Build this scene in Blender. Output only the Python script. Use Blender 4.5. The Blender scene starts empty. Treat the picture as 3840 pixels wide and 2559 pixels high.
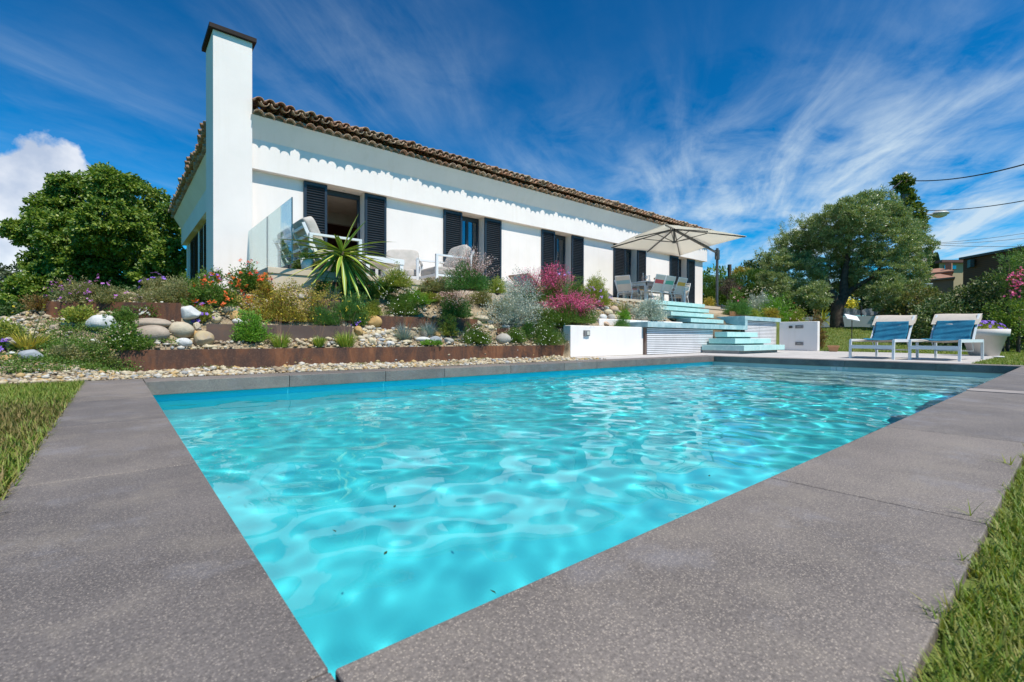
import bpy, math, random
import numpy as np
from mathutils import Matrix, Vector
sc = bpy.context.scene
C = sc.collection
rad = math.radians
# ------------------------------------------------------------------ camera
CAMH = .38
yaw, pitch, roll = rad(50.17878), rad(-.42097), rad(.17797)
LENS = 16.736913
FP = LENS/36*3840
_F = np.array([math.cos(yaw), math.sin(yaw), 0.]); _R = np.array([math.sin(yaw), -math.cos(yaw), 0.]); _U = np.array([0, 0, 1.])
F2 = _F*math.cos(pitch)+_U*math.sin(pitch); U2 = _U*math.cos(pitch)-_F*math.sin(pitch)
R2 = _R*math.cos(roll)+U2*math.sin(roll); U2 = U2*math.cos(roll)-_R*math.sin(roll)
cam = bpy.data.cameras.new('camera'); co = bpy.data.objects.new('camera', cam); C.objects.link(co)
cam.lens = LENS; cam.sensor_width = 36; cam.clip_start = .02; cam.clip_end = 5000
cam.dof.use_dof = True; cam.dof.focus_distance = 6.5; cam.dof.aperture_fstop = 8
m = Matrix(((R2[0], U2[0], -F2[0], 0), (R2[1], U2[1], -F2[1], 0), (R2[2], U2[2], -F2[2], CAMH), (0, 0, 0, 1)))
co.matrix_world = m
sc.camera = co
sc.view_settings.view_transform = 'Standard'; sc.view_settings.look = 'None'
sc.view_settings.exposure = .2; sc.view_settings.gamma = 1
sc.cycles.use_denoising = True
sc.cycles.max_bounces = 10; sc.cycles.diffuse_bounces = 4; sc.cycles.glossy_bounces = 4
sc.cycles.transmission_bounces = 8; sc.cycles.transparent_max_bounces = 10
sc.cycles.caustics_refractive = True; sc.cycles.caustics_reflective = False
sc.cycles.sample_clamp_indirect = 6
# ------------------------------------------------------------------ sun and sky
SUN_EL, SUN_AZ = rad(59.5), rad(5)          # azimuth measured from -Y towards +X
sd = Vector((math.cos(SUN_EL)*math.sin(SUN_AZ), -math.cos(SUN_EL)*math.cos(SUN_AZ), math.sin(SUN_EL)))
sun = bpy.data.lights.new('sun', 'SUN'); sun.energy = 5.0; sun.angle = rad(.53); sun.color = (1, .925, .81)
so = bpy.data.objects.new('sun', sun); C.objects.link(so); so.rotation_euler = sd.to_track_quat('Z', 'Y').to_euler()
sun.cycles.is_caustics_light = True
W = bpy.data.worlds.new('World'); sc.world = W; W.use_nodes = True
wt = W.node_tree; wn = wt.nodes; wl = wt.links
for n in list(wn): wn.remove(n)
def N(t, nodes=wn, **k):
    n = nodes.new(t)
    for a, b in k.items(): setattr(n, a, b)
    return n
def math_(tree, op, a, b=None, c=None, clamp=False):
    n = tree.nodes.new('ShaderNodeMath'); n.operation = op; n.use_clamp = clamp
    for i, v in enumerate((a, b, c)):
        if v is None: continue
        if isinstance(v, (int, float)): n.inputs[i].default_value = v
        else: tree.links.new(v, n.inputs[i])
    return n.outputs[0]
def vmath(tree, op, a, b=None):
    n = tree.nodes.new('ShaderNodeVectorMath'); n.operation = op
    for i, v in enumerate((a, b)):
        if v is None: continue
        if isinstance(v, (tuple, list)): n.inputs[i].default_value = v
        else: tree.links.new(v, n.inputs[i])
    return n
def ramp(tree, fac, stops, interp='LINEAR'):
    n = tree.nodes.new('ShaderNodeValToRGB'); n.color_ramp.interpolation = interp
    e = n.color_ramp.elements
    while len(e) < len(stops): e.new(.5)
    for i, (p, c) in enumerate(stops):
        e[i].position = p
        e[i].color = (c, c, c, 1) if isinstance(c, (int, float)) else tuple(c)+(1,)
    tree.links.new(fac, n.inputs[0]); return n.outputs[0]
def mixc(tree, fac, a, b, mode='MIX'):
    n = tree.nodes.new('ShaderNodeMix'); n.data_type = 'RGBA'; n.blend_type = mode
    if isinstance(fac, (int, float)): n.inputs[0].default_value = fac
    else: tree.links.new(fac, n.inputs[0])
    for i, v in ((6, a), (7, b)):
        if isinstance(v, (tuple, list)): n.inputs[i].default_value = tuple(v)[:3]+(1,)
        else: tree.links.new(v, n.inputs[i])
    return n.outputs[2]
sky = N('ShaderNodeTexSky', sky_type='NISHITA', sun_disc=False)
sky.sun_elevation = SUN_EL; sky.sun_rotation = math.pi-SUN_AZ; sky.altitude = 100; sky.air_density = 1; sky.dust_density = .3; sky.ozone_density = 3
tc = N('ShaderNodeTexCoord')
sep = N('ShaderNodeSeparateXYZ'); wl.new(tc.outputs['Generated'], sep.inputs[0])
# deepen the blue the way a polarising filter does
gm = N('ShaderNodeGamma'); gm.inputs[1].default_value = 1.5; wl.new(sky.outputs[0], gm.inputs[0])
skyc = mixc(wt, 1., gm.outputs[0], (.02, .445, .555), "MULTIPLY")
# cirrus: noise laid on a high flat layer and stretched along the wind
zz = math_(wt, 'MAXIMUM', sep.outputs[2], .0)
zz = math_(wt, 'ADD', zz, .08)
px = math_(wt, 'DIVIDE', sep.outputs[0], zz); py = math_(wt, 'DIVIDE', sep.outputs[1], zz)
cmb = N('ShaderNodeCombineXYZ'); wl.new(px, cmb.inputs[0]); wl.new(py, cmb.inputs[1])
WIND = rad(33)
rot = N('ShaderNodeVectorRotate', rotation_type='Z_AXIS'); wl.new(cmb.outputs[0], rot.inputs['Vector']); rot.inputs['Angle'].default_value = -WIND
def layer(scale, loc, nscale, detail, rough, dist):
    mp = N('ShaderNodeMapping'); mp.inputs['Scale'].default_value = scale; mp.inputs['Location'].default_value = loc
    wl.new(rot.outputs[0], mp.inputs[0])
    t = N('ShaderNodeTexNoise'); t.inputs['Scale'].default_value = nscale; t.inputs['Detail'].default_value = detail
    t.inputs['Roughness'].default_value = rough; t.inputs['Distortion'].default_value = dist
    wl.new(mp.outputs[0], t.inputs[0]); return t.outputs[0]
big = ramp(wt, layer((.30, .75, 1), (3.1, 1.7, 0), 1.0, 3, .5, .3), [(.47, 0), (.74, 1)])
fib = ramp(wt, layer((.62, 1.9, 1), (0, 5, 0), 1.4, 10, .60, .55), [(.38, 0), (.78, 1)])
fib2 = ramp(wt, layer((1.2, 1.5, 1), (7, 2, 0), 2.4, 10, .62, .5), [(.38, 0), (.8, 1)])
def dirvec(fx, fy):
    v = F2+(fx-1920)/FP*R2+(1279.5-fy)/FP*U2
    return v/np.linalg.norm(v)
pm = None
for fx, fy, r, a in ((1180, 120, .15, .62), (1350, 300, .11, .5), (1700, 330, .10, .5), (2180, 450, .08, .8), (1960, 640, .08, .7), (2420, 660, .12, 1.1), (2700, 600, .10, .8), (3000, 450, .10, .3), (3400, 300, .12, .3), (3250, 720, .16, .9), (3650, 600, .16, .6), (2800, 830, .16, 1.1), (3450, 880, .22, 1.5), (3900, 900, .22, 1.4), (250, 420, .18, .35), (60, 1050, .2, .8), (2500, 1000, .2, .9), (3100, 1000, .25, 1.2)):
    dv = dirvec(fx, fy); ds = vmath(wt, 'DISTANCE', tc.outputs['Generated'], tuple(float(x) for x in dv)).outputs['Value']
    g1 = math_(wt, 'MULTIPLY', a, math_(wt, 'POWER', 2.718, math_(wt, 'MULTIPLY', -1., math_(wt, 'POWER', math_(wt, 'DIVIDE', ds, r), 2.))))
    pm = g1 if pm is None else math_(wt, 'ADD', pm, g1)
tx = math_(wt, 'ADD', math_(wt, 'MULTIPLY', math_(wt, 'POWER', fib, 1.6), 1.15), math_(wt, 'MULTIPLY', fib2, .45))
cir = math_(wt, 'MULTIPLY', math_(wt, 'ADD', math_(wt, 'MULTIPLY', pm, .34), math_(wt, 'MULTIPLY', big, .05)), tx)
veil = math_(wt, 'MULTIPLY', math_(wt, 'POWER', fib, 2.), .03)
cl = math_(wt, 'ADD', cir, veil)
cl = math_(wt, 'MINIMUM', cl, .88)
# cumulus low on the left
cn = N('ShaderNodeTexNoise'); cn.inputs['Scale'].default_value = 13; cn.inputs['Detail'].default_value = 8; cn.inputs['Roughness'].default_value = .55
wl.new(tc.outputs['Generated'], cn.inputs[0])
cum = None
for fx, fy, r in ((110, 710, .075), (215, 645, .045), (40, 780, .085), (150, 770, .075), (-40, 720, .09), (10, 900, .06), (85, 640, .05), (-20, 1010, .05), (-150, 850, .1)):
    d_ = dirvec(fx, fy)
    ds = vmath(wt, 'DISTANCE', tc.outputs['Generated'], tuple(float(x) for x in d_)).outputs['Value']
    v = math_(wt, 'SUBTRACT', 1., math_(wt, 'DIVIDE', ds, r))
    cum = v if cum is None else math_(wt, 'MAXIMUM', cum, v)
cum = math_(wt, 'ADD', cum, math_(wt, 'MULTIPLY', math_(wt, 'SUBTRACT', cn.outputs[0], .5), 1.9))
cumf = ramp(wt, cum, [(.10, 0), (.30, 1)])
cn2 = N('ShaderNodeTexNoise'); cn2.inputs['Scale'].default_value = 16; cn2.inputs['Detail'].default_value = 5
wl.new(tc.outputs['Generated'], cn2.inputs[0])
cumc = mixc(wt, ramp(wt, cn2.outputs[0], [(.35, 0), (.62, 1)]), (4.6, 5.3, 6.6), (8.2, 8.4, 8.8))
sk = mixc(wt, cl, skyc, (5.7, 6.9, 7.8))
sk = mixc(wt, math_(wt, 'MULTIPLY', cumf, .92), sk, cumc)
bg = N('ShaderNodeBackground'); bg.inputs[1].default_value = .1; wl.new(sk, bg.inputs[0])
wo = N('ShaderNodeOutputWorld'); wl.new(bg.outputs[0], wo.inputs[0])
# ------------------------------------------------------------------ helpers
def ray(x, y): return F2+(x-1920)/FP*R2+(1279.5-y)/FP*U2
def on(x, y, ax, val):
    o = np.array([0, 0, CAMH]); r = ray(x, y); i = 'XYZ'.index(ax); return o+r*(val-o[i])/r[i]
def depth(p): return float((np.array(p, float)-np.array([0, 0, CAMH]))@F2)
def tag(o, label=None, cat=None, group=None, kind=None):
    if label: o['label'] = label
    if cat: o['category'] = cat
    if group: o['group'] = group
    if kind: o['kind'] = kind
    return o
def thing(name, label, cat, loc=(0, 0, 0), rz=0, group=None):
    o = bpy.data.objects.new(name, None); C.objects.link(o); o.location = tuple(float(v) for v in loc); o.rotation_euler = (0, 0, rz)
    o.empty_display_size = .1
    return tag(o, label, cat, group)
def sub(parent, ch):
    ch.parent = parent; return ch
class M:
    """collects geometry; build() makes ONE mesh object"""
    def __init__(s): s.v = []; s.f = []; s.n = 0; s.sm = []
    def add(s, v, faces, smooth=False):
        v = np.asarray(v, float).reshape(-1, 3)
        if isinstance(faces, np.ndarray): fs = [faces+s.n]
        else:
            d = {}
            for f in faces: d.setdefault(len(f), []).append(f)
            fs = [np.array(q)+s.n for q in d.values()]
        s.v.append(v); s.n += len(v)
        for q in fs: s.f.append(q); s.sm.append(smooth)
        return s
    def box(s, x0, x1, y0, y1, z0, z1):
        v = [(x, y, z) for z in (z0, z1) for y in (y0, y1) for x in (x0, x1)]
        return s.add(v, [(0, 2, 3, 1), (4, 5, 7, 6), (0, 1, 5, 4), (2, 6, 7, 3), (0, 4, 6, 2), (1, 3, 7, 5)])
    def obox(s, c, sx, sy, sz, mat=None):
        v = np.array([(x, y, z) for z in (-.5, .5) for y in (-.5, .5) for x in (-.5, .5)])*[sx, sy, sz]
        if mat is not None: v = v@np.array(mat).T
        return s.add(v+np.array(c, float), [(0, 2, 3, 1), (4, 5, 7, 6), (0, 1, 5, 4), (2, 6, 7, 3), (0, 4, 6, 2), (1, 3, 7, 5)])
    def bar(s, p, q, w, h=None, up=(0, 0, 1)):
        h = h or w; p = np.array(p, float); q = np.array(q, float); a = q-p; L = np.linalg.norm(a); a = a/L
        u = np.array(up, float)
        if abs(a@u) > .98: u = np.array((1., 0, 0))
        b = np.cross(u, a); b /= np.linalg.norm(b); c = np.cross(a, b)
        return s.obox((p+q)/2, L, w, h, np.array([a, b, c]).T)
    def tube(s, pts, r, n=8, cap=True, smooth=True):
        pts = np.array(pts, float); k = len(pts); r = np.broadcast_to(np.array(r, float), (k,))
        t = np.gradient(pts, axis=0); t /= np.linalg.norm(t, axis=1)[:, None]+1e-12
        u = np.array((0., 0, 1)) if abs(t[0][2]) < .9 else np.array((1., 0, 0))
        V = []
        for i in range(k):
            b = np.cross(u, t[i]); b /= np.linalg.norm(b)+1e-12; c = np.cross(t[i], b); u = c
            an = np.arange(n)*2*math.pi/n
            V.append(pts[i]+r[i]*(np.cos(an)[:, None]*b+np.sin(an)[:, None]*c))
        F = []
        for i in range(k-1):
            for j in range(n):
                F.append((i*n+j, i*n+(j+1) % n, (i+1)*n+(j+1) % n, (i+1)*n+j))
        s.add(np.concatenate(V), F, smooth)
        if cap:
            s.add(V[0], [tuple(range(n))[::-1]]); s.add(V[-1], [tuple(range(n))])
        return s
    def lathe(s, prof, c=(0, 0, 0), n=24, smooth=True):
        an = np.arange(n)*2*math.pi/n; V = []
        for r_, z in prof: V.append(np.stack([r_*np.cos(an), r_*np.sin(an), np.full(n, z)], 1))
        F = []
        for i in range(len(prof)-1):
            for j in range(n): F.append((i*n+j, i*n+(j+1) % n, (i+1)*n+(j+1) % n, (i+1)*n+j))
        return s.add(np.concatenate(V)+np.array(c, float), F, smooth)
    def grid(s, P, smooth=True):
        """P: (a,b,3) array of points"""
        a, b = P.shape[:2]; i = np.arange(a*b).reshape(a, b)
        f = np.stack([i[:-1, :-1], i[1:, :-1], i[1:, 1:], i[:-1, 1:]], -1).reshape(-1, 4)
        return s.add(P.reshape(-1, 3), f, smooth)
    def build(s, name, mat, parent=None, world=False, bevel=0):
        me = bpy.data.meshes.new(name)
        v = np.concatenate(s.v) if s.v else np.zeros((0, 3))
        if world and parent is not None:
            rt_ = parent
            while rt_.parent: rt_ = rt_.parent
            v = v-np.array(rt_.location)
            a = rt_.rotation_euler[2]
            if a:
                c_, s_ = math.cos(-a), math.sin(-a); v = v@np.array([[c_, -s_, 0], [s_, c_, 0], [0, 0, 1]]).T
        me.vertices.add(len(v)); me.vertices.foreach_set('co', v.astype(np.float32).ravel())
        loops = np.concatenate([q.ravel() for q in s.f]); tot = np.concatenate([np.full(len(q), q.shape[1]) for q in s.f])
        smf = np.concatenate([np.full(len(q), sm) for q, sm in zip(s.f, s.sm)])
        me.loops.add(len(loops)); me.loops.foreach_set('vertex_index', loops.astype(np.int32))
        me.polygons.add(len(tot)); st = np.concatenate([[0], np.cumsum(tot)[:-1]])
        me.polygons.foreach_set('loop_start', st.astype(np.int32)); me.polygons.foreach_set('loop_total', tot.astype(np.int32))
        me.polygons.foreach_set('use_smooth', smf)
        me.update(calc_edges=True)
        o = bpy.data.objects.new(name, me); C.objects.link(o)
        if mat: me.materials.append(mat)
        if parent is not None: o.parent = parent
        if bevel:
            b = o.modifiers.new('b', 'BEVEL'); b.width = bevel; b.segments = 2; b.limit_method = 'ANGLE'
        return o
def copy_tree(o, parent=None):
    c = o.copy(); C.objects.link(c)
    if parent is not None: c.parent = parent
    for ch in list(o.children): copy_tree(ch, c)
    return c
# ------------------------------------------------------------------ materials
def newmat(name):
    mt = bpy.data.materials.new(name); mt.use_nodes = True; nt = mt.node_tree
    return mt, nt, nt.nodes['Principled BSDF'], nt.nodes['Material Output']
def tex(nt, kind='Noise', scale=5, detail=4, rough=.55, coord='Object', vec=None, dist=0):
    t = nt.nodes.new('ShaderNodeTex'+kind); t.inputs['Scale'].default_value = scale
    if kind == 'Noise':
        t.inputs['Detail'].default_value = detail; t.inputs['Roughness'].default_value = rough; t.inputs['Distortion'].default_value = dist
    if vec is None:
        c = nt.nodes.get('TC') or nt.nodes.new('ShaderNodeTexCoord'); c.name = 'TC'; vec = c.outputs[coord]
    nt.links.new(vec, t.inputs['Vector']); return t
def mat(name, c1, c2=None, scale=4, rough=.7, bump=0, bscale=60, metal=0, detail=5, lo=.35, hi=.65, spec=.5, c3=None, s3=20, amt3=.5):
    mt, nt, b, o = newmat(name)
    if c2 is None: c2 = tuple(x*.85 for x in c1)
    col = mixc(nt, ramp(nt, tex(nt, scale=scale, detail=detail).outputs[0], [(lo, 0), (hi, 1)]), c1, c2)
    if c3: col = mixc(nt, math_(nt, 'MULTIPLY', ramp(nt, tex(nt, scale=s3, detail=6).outputs[0], [(.5, 0), (.66, 1)]), amt3), col, c3)
    nt.links.new(col, b.inputs['Base Color'])
    b.inputs['Roughness'].default_value = rough; b.inputs['Metallic'].default_value = metal; b.inputs['Specular IOR Level'].default_value = spec
    if bump:
        bp = nt.nodes.new('ShaderNodeBump'); bp.inputs['Strength'].default_value = bump; bp.inputs['Distance'].default_value = .01
        nt.links.new(tex(nt, scale=bscale, detail=4).outputs[0], bp.inputs['Height']); nt.links.new(bp.outputs[0], b.inputs['Normal'])
    return mt
def leafmat(name, cols, trans=.3, rough=.5, spec=.4):
    """every leaf its own shade between the given leaf colours"""
    mt, nt, b, o = newmat(name)
    g = nt.nodes.new('ShaderNodeNewGeometry')
    k = len(cols); col = ramp(nt, g.outputs['Random Per Island'], [(i/max(1, k-1), c) for i, c in enumerate(cols)])
    nt.links.new(col, b.inputs['Base Color']); b.inputs['Roughness'].default_value = rough; b.inputs['Specular IOR Level'].default_value = spec
    if trans:
        tr = nt.nodes.new('ShaderNodeBsdfTranslucent'); nt.links.new(mixc(nt, 1., col, (1.5, 1.5, .8), 'MULTIPLY'), tr.inputs[0])
        mx = nt.nodes.new('ShaderNodeMixShader'); mx.inputs[0].default_value = trans
        nt.links.new(b.outputs[0], mx.inputs[1]); nt.links.new(tr.outputs[0], mx.inputs[2]); nt.links.new(mx.outputs[0], o.inputs[0])
    return mt
# ------------------------------------------------------------------ pool
PX0, PX1, PY0, PY1 = .19, 9.74, .549, 5.0
CW = .40
def smooth(a, b, x):
    t = np.clip((np.asarray(x, float)-a)/(b-a), 0, 1); return t*t*(3-2*t)
# stone coping: dark grey slabs with pale aggregate
mt_cop, nt, b, o = newmat('coping_stone')
base = mixc(nt, ramp(nt, tex(nt, scale=2.2, detail=5).outputs[0], [(.3, 0), (.7, 1)]), (.104, .091, .084), (.182, .160, .145))
fine = ramp(nt, tex(nt, scale=170, detail=5, rough=.8).outputs[0], [(.36, .62), (.66, 1.48)])
base = mixc(nt, 1., base, fine, 'MULTIPLY')
vo = tex(nt, 'Voronoi', scale=290)
sp = ramp(nt, vo.outputs['Distance'], [(.0, 1), (.28, 1), (.42, 0)])
vsel = ramp(nt, vo.outputs['Color'], [(.32, 0), (.7, 1)])
base = mixc(nt, math_(nt, 'MULTIPLY', math_(nt, 'MULTIPLY', sp, vsel), .75), base, (.40, .345, .29))
vo2 = tex(nt, 'Voronoi', scale=150)
sp2 = math_(nt, 'MULTIPLY', ramp(nt, vo2.outputs['Distance'], [(.0, 1), (.12, 1), (.2, 0)]), ramp(nt, vo2.outputs['Color'], [(.52, 0), (.7, 1)]))
base = mixc(nt, math_(nt, 'MULTIPLY', sp2, .75), base, (.50, .44, .37))
ng = nt.nodes.new('ShaderNodeNewGeometry')
base = mixc(nt, 1., base, mixc(nt, ng.outputs['Random Per Island'], (.76, .77, .80), (1.16, 1.14, 1.10)), 'MULTIPLY')
base = mixc(nt, math_(nt, 'MULTIPLY', ramp(nt, tex(nt, scale=5.5, detail=7, rough=.65).outputs[0], [(.50, 0), (.70, 1)]), .35), base, (.27, .235, .19))
stain = math_(nt, 'MULTIPLY', ramp(nt, tex(nt, scale=3.1, detail=8, rough=.7).outputs[0], [(.54, 0), (.72, 1)]), .42)
base = mixc(nt, stain, base, (.26, .26, .29))
nt.links.new(base, b.inputs['Base Color']); b.inputs['Roughness'].default_value = .72
bp = nt.nodes.new('ShaderNodeBump'); bp.inputs['Strength'].default_value = .3; bp.inputs['Distance'].default_value = .0012
nt.links.new(tex(nt, scale=300, detail=3).outputs[0], bp.inputs['Height']); nt.links.new(bp.outputs[0], b.inputs['Normal'])
mb = M(); g = .0022
def slabs(x0, x1, y0, y1, cuts, along):
    cs = [x0 if along == 'X' else y0]+cuts+[x1 if along == 'X' else y1]
    for a, b_ in zip(cs[:-1], cs[1:]):
        if along == 'X': mb.box(a+g, b_-g, y0+g, y1-g, -.115, 0)
        else: mb.box(x0+g, x1-g, a+g, b_-g, -.115, 0)
xc = [PX0+.0, 1.375, 2.56, 3.72, 4.80, 5.85, 6.9, 7.9, 8.85, PX1]
slabs(PX0-CW-.0, PX1+CW, PY0-.43, PY0, [.19]+xc[1:], 'X')
slabs(PX0-CW, PX1+CW, PY1, PY1+CW, [.19, 1.32, 2.33, 3.1, 4.15, 5.2, 5.95, 7.0, 8.1, 9.74], 'X')
slabs(PX0-CW, PX0, PY0, PY1, [1.71, 2.73, 3.74], 'Y')
slabs(PX1, PX1+CW, PY0, PY1, [1.45, 2.65, 3.7], 'Y')
cop = mb.build('pool_coping', mt_cop, bevel=.0035); tag(cop, kind='structure')
mb = M()
for a in ((PX0-CW+.01, PX1+CW-.01, PY0-.42, PY0-.09), (PX0-CW+.01, PX1+CW-.01, PY1+.09, PY1+CW-.01), (PX0-CW+.01, PX0-.09, PY0-.089, PY1+.089), (PX1+.09, PX1+CW-.01, PY0-.089, PY1+.089)):
    mb.box(*a, -.3, -.112)
tag(mb.build('coping_bed', mat('mortar', (.12, .12, .12))), kind='structure')
# shell with liner
mt_lin, nt, b, o = newmat('pool_liner')
c_ = mixc(nt, ramp(nt, tex(nt, scale=1.5, detail=3).outputs[0], [(.3, 0), (.7, 1)]), (.07, .70, .785), (.09, .75, .825))  # the water's absorption of light is put into this turquoise
nt.links.new(c_, b.inputs['Base Color']); b.inputs['Roughness'].default_value = .6
WZ, FZ = -.178, -1.15
mb = M()
e = .055
def inner(x0, x1, y0, y1, z0, z1):
    P = [(x0, y0), (x1, y0), (x1, y1), (x0, y1)]
    for i in range(4):
        a, b_ = P[i], P[(i+1) % 4]
        mb.add([(*a, z0), (*b_, z0), (*b_, z1), (*a, z1)], [(0, 3, 2, 1)])
    mb.add([(*p, z0) for p in P], [(0, 1, 2, 3)])
inner(PX0-e, PX1+e, PY0-e, PY1+e, FZ, -.11)
shell = mb.build('pool_shell', mt_lin); tag(shell, kind='structure')
mb = M()
for k, (x, z) in enumerate(((8.75, -.30), (8.35, -.48), (7.95, -.68), (7.55, -.90))):
    mb.box(x, PX1+e, PY0-e, PY1+e, FZ if k == 3 else z-.2, z)
    mb.box(x-.001, x+.02, PY0-e, PY1+e, z-.03, z+.004)
mb.box(PX1+e-.004, PX1+e+.02, PY0-e, PY1+e, -1.3, -.112)
mt_pale = mat('shallow_tint_liner', (.46, .62, .64), (.52, .68, .69), scale=2, rough=.6)  # liner coloured paler where shallow water would absorb less light
steps = mb.build('pool_steps', mt_pale); tag(steps, kind='structure')
# water body with a rippled surface
rw = np.random.default_rng(5)
nx, ny = 560, 270
gx = np.linspace(PX0-.072, PX1+.072, nx); gy = np.linspace(PY0-.072, PY1+.072, ny)
X, Y = np.meshgrid(gx, gy, indexing='ij'); Z = np.zeros_like(X)
amp = .50+.80*smooth(1.2, 6., X)
wx = X+.05*np.sin(2.1*Y+.7)+.04*np.sin(1.3*X+2.2*Y); wy = Y+.05*np.sin(1.9*X+.4)
for i in range(90):
    lam = float(np.exp(rw.uniform(math.log(.13), math.log(.85)))); th = rw.normal(rad(60), rad(55)); k = 2*math.pi/lam
    a = .00046*lam/.35
    Z += a*np.sin(k*(wx*math.cos(th)+wy*math.sin(th))+rw.uniform(0, 6.28))
Z *= amp
r_ = np.hypot(X-PX0-.05, Y-PY0-.02)
Z += .0004*np.sin(2*math.pi*r_/.036)*np.exp(-((r_-.16)/.09)**2)
Pt = np.stack([X, Y, Z+WZ], -1)
mb = M(); mb.grid(Pt)
Fl = -1.17
ring = np.concatenate([Pt[:, 0], Pt[-1, 1:], Pt[-2::-1, -1], Pt[0, -2:0:-1]])
rb = ring.copy(); rb[:, 2] = Fl; k = len(ring)
mb.add(np.concatenate([ring, rb]), [(i, i+k, (i+1) % k+k, (i+1) % k) for i in range(k)])
mb.add([Pt[0, 0]*[1, 1, 0]+[0, 0, Fl], Pt[-1, 0]*[1, 1, 0]+[0, 0, Fl], Pt[-1, -1]*[1, 1, 0]+[0, 0, Fl], Pt[0, -1]*[1, 1, 0]+[0, 0, Fl]], [(3, 2, 1, 0)])
mt_w, nt, b, o = newmat('pool_water')
nt.nodes.remove(b)
gl = nt.nodes.new('ShaderNodeBsdfGlass'); gl.inputs['IOR'].default_value = 1.33; gl.inputs['Roughness'].default_value = 0
gl.inputs['Color'].default_value = (.86, .99, 1, 1)
tb_ = nt.nodes.new('ShaderNodeBsdfTransparent'); tb_.inputs[0].default_value = (.86, .99, 1, 1)
mx = nt.nodes.new('ShaderNodeMixShader'); mx.inputs[0].default_value = .04; nt.links.new(gl.outputs[0], mx.inputs[1]); nt.links.new(tb_.outputs[0], mx.inputs[2])
nt.links.new(mx.outputs[0], o.inputs[0])
water = mb.build('water', mt_w); tag(water, kind='structure')
# weld the seams so that the body is closed
import bmesh
bm = bmesh.new(); bm.from_mesh(water.data); bmesh.ops.remove_doubles(bm, verts=bm.verts, dist=1e-5); bmesh.ops.recalc_face_normals(bm, faces=bm.faces); bm.to_mesh(water.data); bm.free()
water.cycles.is_caustics_caster = True
shell.cycles.is_caustics_receiver = True; steps.cycles.is_caustics_receiver = True
# ------------------------------------------------------------------ ground heights
TZ = 1.42
PLATES = []      # rusty steel edging: (x0,y0,x1,y1,ztop,zbot)
def plate_px(p, q, zt=None, Y=None, h=.22):
    """two pixels on the top edge of a steel edging, on the row Y or the height zt"""
    a = on(*p, 'Y', Y) if Y else on(*p, 'Z', zt); z = a[2]
    b_ = on(*q, 'Z', z) if (abs(z-CAMH) > .12 and Y is None) else on(*q, 'Y', Y)
    PLATES.append((a[0], a[1], b_[0], b_[1], (a[2]+b_[2])/2, (a[2]+b_[2])/2-h)); return len(PLATES)-1
plate_px((449, 1310), (2117, 1297), Y=6.5, h=.25)
plate_px((774, 1213), (1321, 1226), Y=6.92, h=.22)
plate_px((1425, 1178), (1790, 1204), Y=7.13, h=.22)
PLATES.append((-.62, 7.82, .62, 7.06, .79, .56))
plate_px((1168, 1122), (1275, 1124), Y=7.32, h=.17)
plate_px((1865, 1231), (1920, 1233), Y=6.92, h=.10)
plate_px((2008, 1135), (2080, 1137), Y=7.25, h=.2)
PRX = [(5.4, 0), (6.40, .0), (6.505, .0), (6.53, .23), (6.9, .36), (7.3, .74), (7.7, 1.13), (8.6, 1.19), (11, 1.22)]
PLX = [(5.4, 0), (5.9, .05), (6.5, .20), (7.2, .42), (7.9, .68), (8.6, .84), (9.6, .84), (11, .4), (14, -1.2), (60, -1.6)]
PFX = [(5.4, 0), (6.35, 0), (6.36, .56), (6.74, .60), (6.79, .74), (7.2, 1.0), (7.7, 1.34), (9, 1.36)]
PRR = [(6.35, 0), (6.40, .92), (6.6, .98), (7.5, 1.2), (9, 1.38), (14, 1.4), (60, 1.2)]
_r = np.random.default_rng(3)
_ph = [( _r.uniform(2, 9), _r.uniform(0, 6.28), _r.uniform(0, 6.28)) for _ in range(12)]
def Gz(x, y):
    x = np.asarray(x, float); y = np.asarray(y, float)
    ip = lambda P: np.interp(y, [a for a, _ in P], [b_ for _, b_ in P])
    zr, zl, zf, zg = ip(PRX), ip(PLX), ip(PFX), ip(PRR)
    t = smooth(-.5, -.02, x)
    z = zl*(1-t)+zr*t
    z = z-(.14*(1-smooth(1.3, 1.72, x))+.10*(1-smooth(.3, 1.1, x)))*smooth(7.0, 7.9, y)*smooth(-.6, 0, x)
    # the lowest plate starts at x = 0: no step left of it
    for (x0, y0, x1, y1, zt, zb) in PLATES[1:]:
        L = math.hypot(x1-x0, y1-y0); ux, uy = (x1-x0)/L, (y1-y0)/L
        s_ = (x-x0)*ux+(y-y0)*uy; d_ = -(x-x0)*uy+(y-y0)*ux-.036
        en = smooth(-.12, .05, s_)*(1-smooth(L-.05, L+.12, s_))
        wf = en*smooth(-.30, -.06, d_)*(d_ < 0); wb = en*(1-smooth(.02, .3, d_))*(d_ >= 0)
        z = z*(1-wf)+(zb+.015)*wf; z = z*(1-wb)+(zt-.02)*wb
    tf = smooth(6.72, 6.80, x); z = z*(1-tf)+zf*tf
    tg = smooth(13.8, 13.9, x); z = z*(1-tg)+zg*tg
    rough = sum(.006*np.sin(a*x+b_)*np.sin(a*.9*y+c_) for a, b_, c_ in _ph)
    bed = (y > 5.42)&(x < 16.2)
    z = np.where(bed, z+rough*smooth(5.4, 5.7, y), 0.)
    # lawn mound on the right
    md = .80*smooth(16.4, 21.2, x)*smooth(.6, 5.6, y)*(1-.45*smooth(23, 29, x))
    z = np.where(x >= 16.2, np.where(y > 6.2, np.maximum(md, zg*(1-smooth(17, 21, x))), md), z)
    z = z-1.1*(1-smooth(-1.15, -.55, x))*smooth(7.5, 9.2, y)
    # land falls away on the left and behind the lawn there
    z = z-1.6*smooth(-1.6, -6, x)*smooth(5, 12, y)
    return z
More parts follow.
